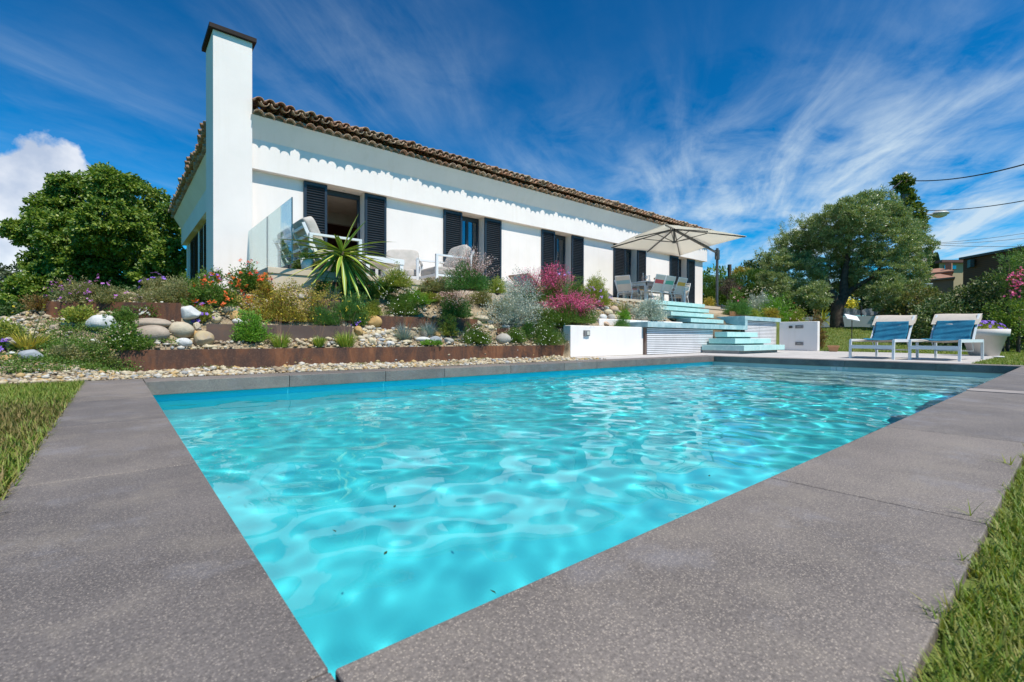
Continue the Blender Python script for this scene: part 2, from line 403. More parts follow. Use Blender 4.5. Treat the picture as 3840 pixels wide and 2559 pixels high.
def at(fx, fy, y0=5.42):
    o = np.array([0, 0, CAMH]); r = ray(fx, fy); t = max((y0-o[1])/r[1], .1) if r[1] > 0 else 2
    ts = t+np.arange(0, 14, .02); P = o+r*ts[:, None]
    k = np.nonzero(P[:, 2] < Gz(P[:, 0], P[:, 1]))[0]
    return P[k[0]] if len(k) else o+r*8
XS = np.unique(np.round(np.concatenate([np.linspace(-400, -12, 14), np.arange(-12, -2.4, .6), np.arange(-2.4, 17, .05), np.arange(17, 32, .5), np.linspace(33, 500, 16), [PX0-.2, PX1+.2]]), 4))
YS = np.unique(np.round(np.concatenate([np.linspace(-300, -6, 10), np.arange(-6, 5.3, .5), np.arange(5.3, 9.0, .035), [6.49, 6.512, 6.54], np.arange(9, 24, .5), np.linspace(25, 600, 18), [PY0-.2, PY1+.2]]), 4))
xx, yy = np.meshgrid(XS, YS, indexing='ij'); zz_ = Gz(xx, yy)
# sink the sheet under built things
zz_ = zz_-.02
under = (xx > 1.8)&(xx < 21)&(yy > 7.8)&(yy < 22); zz_ = np.where(under, np.minimum(zz_, .9), zz_)
und2 = (xx > 9.2)&(xx < 13.8)&(yy > 6.25)&(yy < 7.8)&((xx > 11.25)|(yy < 6.8)); zz_ = np.where(und2, 0, zz_)
P3 = np.stack([xx, yy, zz_], -1)
idx = np.arange(xx.size).reshape(xx.shape)
quad = np.stack([idx[:-1, :-1], idx[1:, :-1], idx[1:, 1:], idx[:-1, 1:]], -1)
cx_ = (xx[:-1, :-1]+xx[1:, 1:])/2; cy_ = (yy[:-1, :-1]+yy[1:, 1:])/2
hole = (cx_ > PX0-.2)&(cx_ < PX1+.2)&(cy_ > PY0-.2)&(cy_ < PY1+.2)
garden = (cy_ > 5.3)&(cx_ < 16.2)&(cx_ > -2.4)&(cy_ < 11)
mt_soil = mat('garden_soil', (.20, .15, .095), (.33, .26, .17), scale=9, rough=.95, bump=.8, bscale=45, c3=(.42, .36, .26), s3=40, amt3=.7)
mt_lawn = mat('lawn_ground', (.075, .12, .02), (.13, .16, .035), scale=3, rough=.95, bump=.5, bscale=80)
def subsheet(name, mask, mt_, kind='structure'):
    f = quad[mask]; u, inv = np.unique(f, return_inverse=True)
    mb = M(); mb.add(P3.reshape(-1, 3)[u], inv.reshape(-1, 4), True); return tag(mb.build(name, mt_), kind=kind)
subsheet('rockery_bed', garden&~hole, mt_soil)
subsheet('ground', ~garden&~hole, mt_lawn)
# ------------------------------------------------------------------ paving round the far side of the pool
mt_pav, nt, b, o = newmat('deck_paving')
br = nt.nodes.new('ShaderNodeTexBrick'); tcn = nt.nodes.new('ShaderNodeTexCoord'); nt.links.new(tcn.outputs['Object'], br.inputs[0])
br.inputs['Scale'].default_value = 1; br.inputs['Mortar Size'].default_value = .004; br.inputs['Brick Width'].default_value = .9; br.inputs['Row Height'].default_value = .6
br.offset = 0; br.inputs['Color1'].default_value = (.47, .45, .43, 1); br.inputs['Color2'].default_value = (.53, .50, .48, 1); br.inputs['Mortar'].default_value = (.25, .24, .22, 1)
nz = ramp(nt, tex(nt, scale=5, detail=7).outputs[0], [(.3, .82), (.7, 1.05)])
nt.links.new(mixc(nt, 1., br.outputs[0], nz, 'MULTIPLY'), b.inputs['Base Color']); b.inputs['Roughness'].default_value = .7
mb = M()
poly = [(PX1+CW+.003, 1.10), (15.45, 1.10), (16.35, 3.4), (16.4, 6.4), (6.76, 6.4), (6.76, 5.95), (6.0, 5.45), (5.6, 5.404), (PX1+CW+.003, 5.404)]
mb.add([(x, y, 0) for x, y in poly]+[(x, y, -.1) for x, y in poly], [tuple(range(9))]+[(i, i+9, (i+1) % 9+9, (i+1) % 9) for i in range(9)])
tag(mb.build('pool_deck', mt_pav), kind='structure')
# a paler worn strip crossing the near coping (drain cover)
mb = M(); mb.box(4.80, 5.03, PY0-.43, PY0-.002, .0, .004); tag(mb.build('drain_strip', mat('pale_stone', (.26, .23, .21), (.33, .29, .26))), kind='structure')
# ------------------------------------------------------------------ render / plaster
def plaster(name, c, d=.92):
    mt_, nt, b, o = newmat(name)
    col = mixc(nt, ramp(nt, tex(nt, scale=.9, detail=7, rough=.6).outputs[0], [(.35, 0), (.7, 1)]), c, tuple(x*d for x in c))
    st_ = nt.nodes.new('ShaderNodeMapping'); st_.inputs['Scale'].default_value = (6, 6, .35)
    tcn = nt.nodes.new('ShaderNodeTexCoord'); nt.links.new(tcn.outputs['Object'], st_.inputs[0])
    sn = tex(nt, scale=1.3, detail=6, vec=st_.outputs[0])
    col = mixc(nt, math_(nt, 'MULTIPLY', ramp(nt, sn.outputs[0], [(.52, 0), (.75, 1)]), .24), col, (c[0]*.80, c[1]*.78, c[2]*.70))
    nt.links.new(col, b.inputs['Base Color']); b.inputs['Roughness'].default_value = .9; b.inputs['Specular IOR Level'].default_value = .2
    bp = nt.nodes.new('ShaderNodeBump'); bp.inputs['Strength'].default_value = .35; bp.inputs['Distance'].default_value = .004
    nt.links.new(tex(nt, scale=90, detail=4).outputs[0], bp.inputs['Height']); nt.links.new(bp.outputs[0], b.inputs['Normal'])
    return mt_
mt_white = plaster('white_render', (.82, .768, .735))
mt_cream = plaster('cream_stone', (.62, .52, .40), .8)
mt_dark = mat('anthracite_paint', (.013, .021, .034), (.018, .028, .042), rough=.42, scale=3)
mt_blk = mat('black_metal', (.035, .028, .026), (.05, .04, .036), rough=.5, scale=8)
mt_glass, nt, b, o = newmat('clear_glass')
nt.nodes.remove(b)
ng = nt.nodes.new('ShaderNodeNewGeometry'); dt = math_(nt, 'ABSOLUTE', vmath(nt, 'DOT_PRODUCT', ng.outputs['Incoming'], ng.outputs['Normal']).outputs['Value'])
fr = math_(nt, 'ADD', .05, math_(nt, 'MULTIPLY', .8, math_(nt, 'POWER', math_(nt, 'SUBTRACT', 1., dt), 4.)))
ta = nt.nodes.new('ShaderNodeBsdfTransparent'); ta.inputs[0].default_value = (.80, .93, .93, 1)
gg = nt.nodes.new('ShaderNodeBsdfGlossy'); gg.inputs['Roughness'].default_value = .01
mx = nt.nodes.new('ShaderNodeMixShader'); nt.links.new(fr, mx.inputs[0]); nt.links.new(ta.outputs[0], mx.inputs[1]); nt.links.new(gg.outputs[0], mx.inputs[2]); nt.links.new(mx.outputs[0], o.inputs[0])
mt_pane, nt, b, o = newmat('window_glass')
nt.nodes.remove(b)
ta = nt.nodes.new('ShaderNodeBsdfTransparent'); ta.inputs[0].default_value = (.55, .6, .65, 1)
gg = nt.nodes.new('ShaderNodeBsdfGlossy'); gg.inputs['Roughness'].default_value = .02
mx = nt.nodes.new('ShaderNodeMixShader'); mx.inputs[0].default_value = .22; nt.links.new(ta.outputs[0], mx.inputs[1]); nt.links.new(gg.outputs[0], mx.inputs[2]); nt.links.new(mx.outputs[0], o.inputs[0])
# ------------------------------------------------------------------ house
HX0, HX1, HY0, HY1 = 2.10, 20.62, 11.15, 21.9
BX0, BX1, BY0, BY1 = 1.95, 20.74, 11.0, 22.05
ZB, ZS, ZC = 3.86, 4.47, 4.87
house = thing('house', 'long low white rendered house with dark louvred shutters and clay tile eaves behind the pool', 'house', (HX0, HY0, TZ))
OP = [(3.735, 4.634), (7.44, 8.225), (11.079, 11.888), (14.824, 15.597), (18.512, 19.245)]
SH = [[(3.229, 3.735), (4.634, 5.184)], [(6.847, 7.44), (8.225, 8.837)], [(10.491, 11.079), (11.888, 12.48)], [(14.152, 14.824), (15.597, 16.154)], [(17.886, 18.512), (19.245, 19.864)]]
mb = M(); xs = [HX0]
for a, b_ in OP: xs += [a, b_]
xs.append(HX1)
for a, b_ in zip(xs[::2], xs[1::2]): mb.box(a, b_, HY0, HY0+.30, TZ-.4, ZB)
SW = [(16.95, 17.35), (17.62, 18.35), (18.6, 19.0), (19.3, 21.3)]
mb.box(HX0, HX0+.3, HY0+.3, 16.7, TZ-.9, ZB); mb.box(HX0, HX0+.3, 21.5, HY1, TZ-.9, ZB)
mb.box(HX1-.3, HX1, HY0+.3, HY1, TZ-.4, ZB); mb.box(HX0+.3, HX1-.3, HY1-.3, HY1, TZ-.4, ZB)
wall = mb.build('wall', mt_white, house, True)
def ringpts(x0, x1, y0, y1, z): return [(x0, y0, z), (x1, y0, z), (x1, y1, z), (x0, y1, z)]
mb = M()
o1 = .24
def prism(pr, ax, a, b_):
    k = len(pr); V_ = [((q, y, z) if ax == 'X' else (y, q, z)) for q in (a, b_) for y, z in pr]
    mb.add(V_, [(i, (i+1) % k, k+(i+1) % k, k+i) for i in range(k)]+[tuple(range(k))[::-1], tuple(range(k, 2*k))])
prism([(BY0, ZB), (BY0, ZS), (BY0-o1, ZC), (BY0+.5, ZC), (BY0+.5, ZB)], 'X', 2.12, BX1)
prism([(BX0, ZB), (BX0, ZS), (BX0-o1, ZC), (BX0+.5, ZC), (BX0+.5, ZB)], 'Y', 11.72, BY1)
mb.box(BX1-.5, BX1+.001, BY0+.5, BY1, ZB, ZC); mb.box(BX0+.5, BX1-.5, BY1-.5, BY1, ZB, ZC)
mb.build('fascia', mt_white, house, True)
# rooms behind the openings
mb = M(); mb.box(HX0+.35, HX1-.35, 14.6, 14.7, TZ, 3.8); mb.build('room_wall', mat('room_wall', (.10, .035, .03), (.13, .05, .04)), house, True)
mb = M(); mb.box(HX0+.35, HX1-.35, 11.5, 14.6, 3.80, 3.84); mb.build('ceiling', mat('ceiling', (.55, .5, .45)), house, True)
mb = M(); mb.box(HX0+.35, HX1-.35, 11.46, 14.6, TZ-.02, TZ+.01); mb.build('floor', mat('room_floor', (.25, .18, .12)), house, True)
for x_ in (6.2, 9.9, 13.4, 17.): mb = M(); mb.box(x_, x_+.1, 11.5, 14.6, TZ, 3.8); mb.build('partition', mat('partition', (.4, .37, .35)), house, True)
# beam across the ceiling of the first room
mb = M(); mb.box(HX0+.35, 6.2, 13.2, 13.35, 3.5, 3.8); mb.build('beam', mat('beam_paint', (.45, .42, .40)), house, True)
def louvre(mb, x0, x1, z0, z1, y, ax='X', n=None):
    """a louvred leaf: stiles, rails and angled slats"""
    w = .055
    def bx(a0, a1, zz0, zz1, t0, t1):
        if ax == 'X': mb.box(a0, a1, y+t0, y+t1, zz0, zz1)
        else: mb.box(y+t0, y+t1, a0, a1, zz0, zz1)
    bx(x0, x0+w, z0, z1, -.02, .02); bx(x1-w, x1, z0, z1, -.02, .02)
    for a, b_ in ((z0, z0+.07), (z1-.07, z1)): bx(x0+w, x1-w, a, b_, -.017, .017)
    z = z0+.09
    ca, sa = math.cos(rad(40)), math.sin(rad(40))
    while z < z1-.1:
        zc = z+.02; c = (x0+x1)/2; L = x1-x0-2*w
        if ax == 'X': mb.obox((c, y, zc), L, .045, .010, np.array([[1, 0, 0], [0, ca, -sa], [0, sa, ca]]))
        else: mb.obox((y, c, zc), .045, L, .010, np.array([[ca, 0, -sa], [0, 1, 0], [sa, 0, ca]]))
        z += .0565
    bx(x0+w, x1-w, z0+.05, z1-.05, .024, .028)
for i, ((a, b_), ss) in enumerate(zip(OP, SH)):
    for q, (p0, p1) in enumerate(ss):
        mb = M(); louvre(mb, p0, p1, TZ+.06, ZB-.012, HY0-.035)
        s_ = mb.build('shutter', mt_dark, house, True)
        if q == 1:
            mb = M(); mb.box(p0-.015, p0+.02, HY0-.075, HY0-.055, 2.45, 2.50); mb.build('latch', mt_blk, s_, True)
    fy = HY0+.255
    mb = M(); t = .07
    mb.box(a+.003, a+t, fy, fy+.05, TZ+.01, ZB-.01).box(b_-t, b_-.003, fy, fy+.05, TZ+.01, ZB-.01).box(a+t, b_-t, fy, fy+.05, ZB-.13, ZB-.01).box(a+t, b_-t, fy, fy+.05, TZ+.01, TZ+.08)
    if i: mb.box((a+b_)/2-.06, (a+b_)/2+.02, fy-.006, fy+.056, TZ+.08, ZB-.13)
    fr_ = mb.build('door_frame', mt_dark, house, True)
    if i:
        mb = M(); mb.box(a+t, b_-t, fy+.02, fy+.028, TZ+.08, ZB-.13); mb.build('pane', mt_pane, fr_, True)
        if i in (1, 2, 3):
            mb = M(); n_ = 60; xs_ = np.linspace(a+t+.25 if i == 1 else a+.3, b_-t, n_)
            mb.grid(np.stack([np.stack([xs_, fy+.14+.02*np.sin(xs_*90), np.full(n_, z)], -1) for z in (TZ+.05, ZB-.12)]))
            mb.build('curtain', mat('curtain', (.5, .48, .47)), house, True)
    mb = M(); mb.lathe([(.0, 0), (.035, 0), (.035, -.008), (0, -.008)], ((a+b_)/2, HY0+.12, ZB+.0)); mb.build('spotlight', mat('spot_glass', (.6, .6, .58)), house, True)
    mb = M(); mb.box(a, b_, HY0, HY0+.30, ZB-.004, ZB+.05); mb.build('lintel', mt_white, house, True)
    mb = M(); mb.box(a, b_, HY0-.02, HY0+.3, TZ-.02, TZ+.012); mb.build('threshold', mt_white, house, True)
# side louvres
mb = M(); louvre(mb, 16.8, 17.5, TZ-.4, ZB-.01, HX0+.04, 'Y'); mb.build('side_shutter', mt_dark, house, True)
mb = M(); louvre(mb, 17.6, 18.4, TZ-.4, ZB-.01, HX0+.04, 'Y'); mb.build('side_shutter', mt_dark, house, True)
mb = M(); louvre(mb, 18.95, 19.9, TZ-.4, ZB-.01, HX0+.04, 'Y'); mb.build('side_shutter', mt_dark, house, True)
mb = M(); louvre(mb, 20.0, 20.9, TZ-.4, ZB-.01, HX0+.04, 'Y'); mb.build('side_shutter', mt_dark, house, True)
mb = M(); mb.box(HX0+.1, HX0+.15, 16.7, 21.5, TZ-.4, ZB-.01); mb.build('side_window', mt_pane, house, True)
for y_, y2_ in ((17.45, 17.6), (18.55, 18.8), (21.2, 21.35)): mb = M(); mb.box(HX0+.02, HX0+.12, y_, y2_, TZ-.4, ZB-.01); mb.build('side_mullion', mt_white, house, True)
# chimney
mt_capm = mat('cap_steel', (.018, .014, .013), (.03, .022, .02), rough=.75, spec=.2)
mb = M(); mb.box(1.467, 2.148, 10.82, 11.75, TZ-.6, 6.33); chim = mb.build('chimney', mt_white, house, True, bevel=.008)
mb = M(); mb.box(1.40, 2.215, 10.75, 11.82, 6.33, 6.41); mb.build('chimney_cap', mt_capm, chim, True)
# clay tiles
mt_tile, nt, b, o = newmat('clay_tile')
ng = nt.nodes.new('ShaderNodeNewGeometry')
tcol = ramp(nt, ng.outputs['Random Per Island'], [(0, (.32, .19, .12)), (.3, (.46, .21, .12)), (.6, (.52, .35, .22)), (.8, (.40, .30, .22)), (1, (.6, .44, .3))])
tcol = mixc(nt, ramp(nt, tex(nt, scale=22, detail=6, rough=.65).outputs[0], [(.42, 0), (.62, 1)]), tcol, (.24, .18, .13))
tcol = mixc(nt, math_(nt, 'MULTIPLY', ramp(nt, tex(nt, scale=31, detail=5).outputs[0], [(.6, 0), (.7, 1)]), .6), tcol, (.45, .40, .30))
nt.links.new(tcol, b.inputs['Base Color']); b.inputs['Roughness'].default_value = .9
bp = nt.nodes.new('ShaderNodeBump'); bp.inputs['Strength'].default_value = .6; bp.inputs['Distance'].default_value = .006
nt.links.new(tex(nt, scale=60, detail=5).outputs[0], bp.inputs['Height']); nt.links.new(bp.outputs[0], b.inputs['Normal'])
rt = random.Random(4)
def halfpipe(mb, p, d, r0, r1, up=1, t=.013, n=7):
    """half-round tile from the lip p along the horizontal direction d=(dx,dy,dz)"""
    p = np.array(p, float); q = p+np.array(d, float); a = np.array(d, float); a /= np.linalg.norm(a)
    s_ = np.cross((0, 0, 1.), a); s_ /= np.linalg.norm(s_); u = np.cross(a, s_)*up
    an = np.linspace(0, math.pi, n)
    V = []
    for c, rr in ((p, r0), (q, r1)):
        for k in (rr, rr-t): V.append(c+k*(np.cos(an)[:, None]*s_+np.sin(an)[:, None]*u))
    Fq = []
    for j in range(n-1):
        Fq += [(j, j+1, 2*n+j+1, 2*n+j), (n+j, 3*n+j, 3*n+j+1, n+j+1), (j, n+j, n+j+1, j+1), (2*n+j, 2*n+j+1, 3*n+j+1, 3*n+j)]
    Fq += [(0, 2*n, 3*n, n), (n-1, 2*n-1, 4*n-1, 3*n-1)]
    mb.add(np.concatenate(V), Fq, True)
def eave(mb, p0, run, n, inw, pitch=.20, tail=1.6):
    """n tiles along run from p0; inw points into the house"""
    run = np.array(run, float); inw = np.array(inw, float)
    for i in range(n):
        c = np.array(p0, float)+run*pitch*i; j = lambda s: rt.uniform(-s, s)
        sl = math.tan(rad(17))
        halfpipe(mb, c+inw*(-.325+j(.012)+rt.choice((0, 0, .035, -.03, .015)))+(0, 0, 4.862+j(.011)), inw*.40+np.array((0, 0, .05)), .101, .09, 1)
        halfpipe(mb, c+run*(pitch*.5+j(.008))+inw*(-.40+j(.02))+(0, 0, 5.115+j(.008)), inw*.45+np.array((0, 0, .45*sl)), .080, .088, -1)
        halfpipe(mb, c+run*j(.010)+inw*(-.37+j(.04)+rt.choice((0, .02, 0, -.045)))+(0, 0, 5.11+j(.012)), inw*.45+np.array((j(.01), j(.01), .45*sl+.015)), .092, .076, 1)
        z0 = 5.065+.33*sl; d0 = -.03
        for k in range(2):
            halfpipe(mb, c+run*j(.01)+inw*(d0+j(.02))+(0, 0, z0+.02+j(.008)), inw*.45+np.array((0, 0, .45*sl+.015)), .092, .076, 1)
            halfpipe(mb, c+run*(pitch*.5)+inw*d0+(0, 0, z0), inw*.45+np.array((0, 0, .45*sl)), .080, .088, -1)
            d0 += .36; z0 += .36*sl
mb = M()
eave(mb, (2.24, BY0, 0), (1, 0, 0), int((BX1-2.24)/.20)+2, (0, 1, 0))
eave(mb, (BX0, BY0+.80, 0), (0, 1, 0), int((BY1-BY0-.8)/.20)+1, (1, 0, 0))
mb.build('eaves_tiles', mt_tile, house, True)
mb = M()   # mortar between the tile courses
mb.box(2.15, BX1+.2, BY0-.20, BY0+.5, 4.868, 4.99).box(BX0-.20, BX0+.5, BY0+.76, BY1+.2, 4.868, 4.99)
mb.build('eaves_mortar', mat('mortar_brown', (.36, .29, .22), (.25, .19, .15), scale=14), house, True)
mb = M(); sl = math.tan(rad(17)); hw = (BY1-BY0)/2
zr_ = 5.05+sl*hw
r0 = [(BX0+.3, BY0+.3, 5.1), (BX1-.1, BY0+.3, 5.1), (BX1-.1, BY1-.1, 5.1), (BX0+.3, BY1-.1, 5.1), (BX0+hw, (BY0+BY1)/2, zr_), (BX1-hw, (BY0+BY1)/2, zr_)]
mb.add(r0, [(0, 1, 5, 4), (1, 2, 5), (2, 3, 4, 5), (3, 0, 4)]); 
mt_roof, nt, b, o = newmat('roof_tiles')
wv = nt.nodes.new('ShaderNodeTexWave'); wv.inputs['Scale'].default_value = 5.3*.5; tcn = nt.nodes.new('ShaderNodeTexCoord'); nt.links.new(tcn.outputs['Object'], wv.inputs[0])
cc = mixc(nt, tex(nt, scale=8, detail=6).outputs[0], (.30, .13, .07), (.16, .10, .07)); nt.links.new(mixc(nt, wv.outputs[1], cc, (.07, .045, .03)), b.inputs['Base Color'])
b.inputs['Roughness'].default_value = .9
mb.build('roof', mt_roof, house, True)
mb = M()   # ridge tiles down the right-hand hip and one raised tile at the end
for i in range(12):
    a = np.array((BX1+.2-.0-i*.3, BY0-.2+i*.3, 5.1+i*.3*sl)); halfpipe(mb, a, (-.33, .33, .33*sl), .11, .10, 1)
mb.build('ridge_tiles', mt_tile, house, True)
# ------------------------------------------------------------------ terrace
terr = thing('terrace', 'raised cream stone terrace in front of the white house above the rockery', 'terrace', (1.74, 7.74, 0))
mb = M(); mb.box(1.74, 20.9, 7.74, 11.15, TZ-.09, TZ); mb.build('paving', mt_cream, terr, True, bevel=.006)
for bx_ in ((1.745, 11.2, 7.76, 8.0, .5, TZ-.091), (1.745, 2.0, 8.001, 11.1, .5, TZ-.091), (14.0, 20.8, 7.76, 8.0, .5, TZ-.091)): mb = M(); mb.box(*bx_); mb.build('retaining_wall', mt_cream, terr, True)
# stairs: floating aqua slabs
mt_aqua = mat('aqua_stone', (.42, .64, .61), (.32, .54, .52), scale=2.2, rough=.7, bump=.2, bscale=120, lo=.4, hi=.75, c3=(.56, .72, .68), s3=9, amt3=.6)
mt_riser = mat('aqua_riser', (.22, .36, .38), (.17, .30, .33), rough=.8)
stair = thing('staircase', 'floating pale aqua stone steps climbing from the pool deck to the terrace', 'stairs', (11.55, 5.2, 0))
ST = [(11.555, 13.98, 5.19, 6.26, .205), (11.87, 13.99, 5.55, 6.24, .375), (12.18, 13.98, 5.90, 6.24, .545),
      (11.9, 13.72, 6.76, 7.2, .915), (11.33, 13.6, 7.0, 7.4, 1.085), (11.2, 13.82, 7.26, 7.6, 1.25), (11.2, 14.02, 7.5, 7.78, 1.424)]
for i, (x0, x1, y0, y1, z) in enumerate(ST):
    mb = M(); mb.box(x0, x1, y0, y1, z-(.13 if i < 3 else .105), z); mb.build('step', mt_aqua, stair, True, bevel=.004)
    zz0 = (0, .206, .376, .742, .916, 1.086, 1.251)[i]
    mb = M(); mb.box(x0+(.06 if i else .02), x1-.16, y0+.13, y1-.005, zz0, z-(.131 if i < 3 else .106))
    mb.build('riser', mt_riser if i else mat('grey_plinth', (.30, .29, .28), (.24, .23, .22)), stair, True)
# platform and its retaining wall with louvred fronts
plat = thing('platform', 'aqua topped half landing over a white slatted panel beside the pool steps', 'platform', (9.1, 6.2, 0))
mt_aqc = mat('weathered_aqua', (.26, .42, .45), (.42, .55, .56), scale=3.5, rough=.75, detail=8, lo=.42, hi=.62, c3=(.20, .34, .38), s3=6, amt3=.7)
mb = M(); mb.box(9.10, 13.86, 6.20, 6.76, .622, .74); mb.build('landing', mt_aqc, plat, True, bevel=.004)
mb = M(); mb.box(13.86, 16.38, 6.20, 7.05, .90, 1.02).box(13.86, 14.02, 6.2, 7.05, .622, .90); mb.build('planter_rim', mt_aqc, plat, True, bevel=.004)
for bx_ in ((9.26, 12.19, 6.34, 6.7, 0, .62), (14.02, 16.25, 6.34, 6.9, 0, .9)): mb = M(); mb.box(*bx_); mb.build('core', mat('dark_core', (.03, .03, .03)), plat, True)
for x0, x1, zt in ((9.20, 12.19, .60), (14.05, 15.0, .88), (15.01, 16.255, .88)):
    mb = M(); n_ = int(zt/.0425); h_ = zt/n_
    for k in range(n_): mb.box(x0, x1, 6.285, 6.31, k*h_+.013, (k+1)*h_)
    sp_ = mb.build('slat_panel', mat('white_slats', (.74, .73, .74), (.66, .65, .66)), plat, True)
    mb = M(); mb.box(x0, x1, 6.315, 6.335, 0.0, zt); mb.build('gap_shade', mt_blk, sp_, True)  # black sheet standing in for the shade between the slats
mb = M(); mb.box(9.14, 9.195, 6.29, 6.6, 0, .62); mb.build('side_trim', mat('rusty_trim', (.10, .05, .035), (.2, .15, .12)), plat, True)
def wallthing(name, label, boxes, mt_, bev=.012):
    t = thing(name, label, 'wall', (boxes[0][0], boxes[0][2], 0)); mb = M()
    for bx_ in boxes: mb.box(*bx_)
    mb.build('body', mt_, t, True, bevel=bev); return t
w1 = wallthing('garden_wall', 'low white rendered wall left of the aqua platform, with a square lamp set in it', [(6.77, 9.17, 6.35, 6.55, 0, .622)], mt_white)
w2 = wallthing('garden_wall', 'narrow white wall top behind the platform, half hidden by a round clipped bush', [(8.12, 11.5, 6.765, 6.9, .55, .80)], mt_white)
w3 = wallthing('garden_wall', 'short white end wall with two grey sockets beside the lawn', [(16.26, 16.44, 5.12, 6.2, 0, .90)], mt_white)
def lampbox(parent, c, sx, sy, sz, label=None):
    mb = M(); mb.obox(c, sx, sy, sz); f = mb.build('wall_lamp', mat('lamp_grey', (.16, .15, .15), (.22, .21, .2), rough=.5), parent, True)
    return f
f = lampbox(w1, (7.22, 6.335, .47), .165, .035, .115)
mb = M(); mb.obox((7.235, 6.312, .47), .07, .02, .075); g_ = mb.build('lens', mat('lamp_lens', (.6, .58, .52), rough=.3), f, True)
for y_, z_ in ((5.62, .74), (5.62, .22)):
    mb = M(); mb.obox((16.25, y_, z_), .03, .22, .10); s_ = mb.build('socket', mat('lamp_grey2', (.14, .135, .135), (.2, .19, .19)), w3, True)
    mb = M(); mb.obox((16.232, y_, z_), .012, .1, .045); s2 = mb.build('cover', mat('cover', (.3, .29, .27)), s_, True)
mb = M(); mb.obox((16.24, 5.86, .735), .05, .09, .07); mb.build('tap', mt_blk, w3, True)
# ------------------------------------------------------------------ rusty steel edging
mt_rust, nt, b, o = newmat('rusty_steel')
mpn = nt.nodes.new('ShaderNodeMapping'); mpn.inputs['Scale'].default_value = (1.6, 1.6, .5); tcn = nt.nodes.new('ShaderNodeTexCoord'); nt.links.new(tcn.outputs['Object'], mpn.inputs[0])
n1 = tex(nt, scale=3.2, detail=9, rough=.68, vec=mpn.outputs[0], dist=.6)
col = ramp(nt, n1.outputs[0], [(.28, (.045, .026, .022)), (.44, (.085, .040, .026)), (.56, (.16, .062, .028)), (.68, (.26, .105, .045)), (.8, (.15, .075, .045))])
col = mixc(nt, math_(nt, 'MULTIPLY', ramp(nt, tex(nt, scale=70, detail=4).outputs[0], [(.5, 0), (.7, 1)]), .35), col, (.22, .12, .08))
nt.links.new(col, b.inputs['Base Color']); b.inputs['Roughness'].default_value = .8; b.inputs['Metallic'].default_value = .1
mt_rust2 = mat('dull_brown_steel', (.115, .078, .062), (.085, .055, .045), scale=3, rough=.7, detail=8, c3=(.19, .09, .05), s3=5, amt3=.5, bump=.1)
PL = ['long lowest rusty steel edging along the pool side of the rockery', 'short brown steel edging on the second step of the rockery behind grassy clumps', 'rusty steel edging holding the white daisy mound right of the ochre boulder',
      'rusty steel edging at the far left of the rockery above the boulders', 'short brown steel edging under the blue grey tuft below the yucca', 'tiny rusty steel edging above the big grey boulder',
      'brown steel edging half hidden behind pink flowers']
for i, ((x0, y0, x1, y1, zt, zb), lb) in enumerate(zip(PLATES, PL)):
    mb = M(); L = math.hypot(x1-x0, y1-y0); nx_, ny_ = -(y1-y0)/L*.006, (x1-x0)/L*.006
    zb_ = zb-.12 if i else -.05
    p = [(x0-nx_, y0-ny_), (x1-nx_, y1-ny_), (x1+nx_, y1+ny_), (x0+nx_, y0+ny_)]
    mb.add([(*q, zb_) for q in p]+[(*q, zt) for q in p], [(0, 3, 2, 1), (4, 5, 6, 7), (0, 1, 5, 4), (1, 2, 6, 5), (2, 3, 7, 6), (3, 0, 4, 7)])
    tag(mb.build('steel_edging', mt_rust2 if i in (1, 4, 6) else mt_rust), lb, 'edging', 'steel edgings of the rockery')
for (a, q_, lb) in (((1188, 1052), (1440, 1060), 'dark rusty steel edging under the terrace behind the yucca'), ((2308, 1128), (2352, 1133), 'dark rusty steel edging under the terrace left of the silver bush'), ((1610, 1092), (1700, 1096), 'rusty steel edging under the terrace behind the white flowers')):
    A = on(*a, 'Y', 7.72); B_ = on(*q_, 'Y', 7.72)
    mb = M(); mb.box(A[0], B_[0], 7.715, 7.728, .8, min(A[2], 1.33)); tag(mb.build('steel_edging', mt_rust), lb, 'edging', 'steel edgings of the rockery')
# ------------------------------------------------------------------ glass screen
gs = thing('glass_balustrade', 'frameless clear glass screen of two panels beside the chimney', 'glass screen', (2.08, 7.75, TZ))
for y0, y1 in ((7.75, 9.28), (9.30, 10.80)):
    mb = M(); mb.box(2.074, 2.086, y0, y1, TZ+.08, 2.51); p_ = mb.build('glass_panel', mt_glass, gs, True)
    mb = M(); mb.box(2.0725, 2.0875, y0-.012, y0+.004, TZ+.08, 2.512); e_ = mb.build('edge', mat('glass_edge', (.03, .09, .10), rough=.2), p_, True)
mb = M(); mb.box(2.05, 2.11, 7.9, 10.8, TZ, TZ+.075); mb.build('base_channel', mt_blk, gs, True)
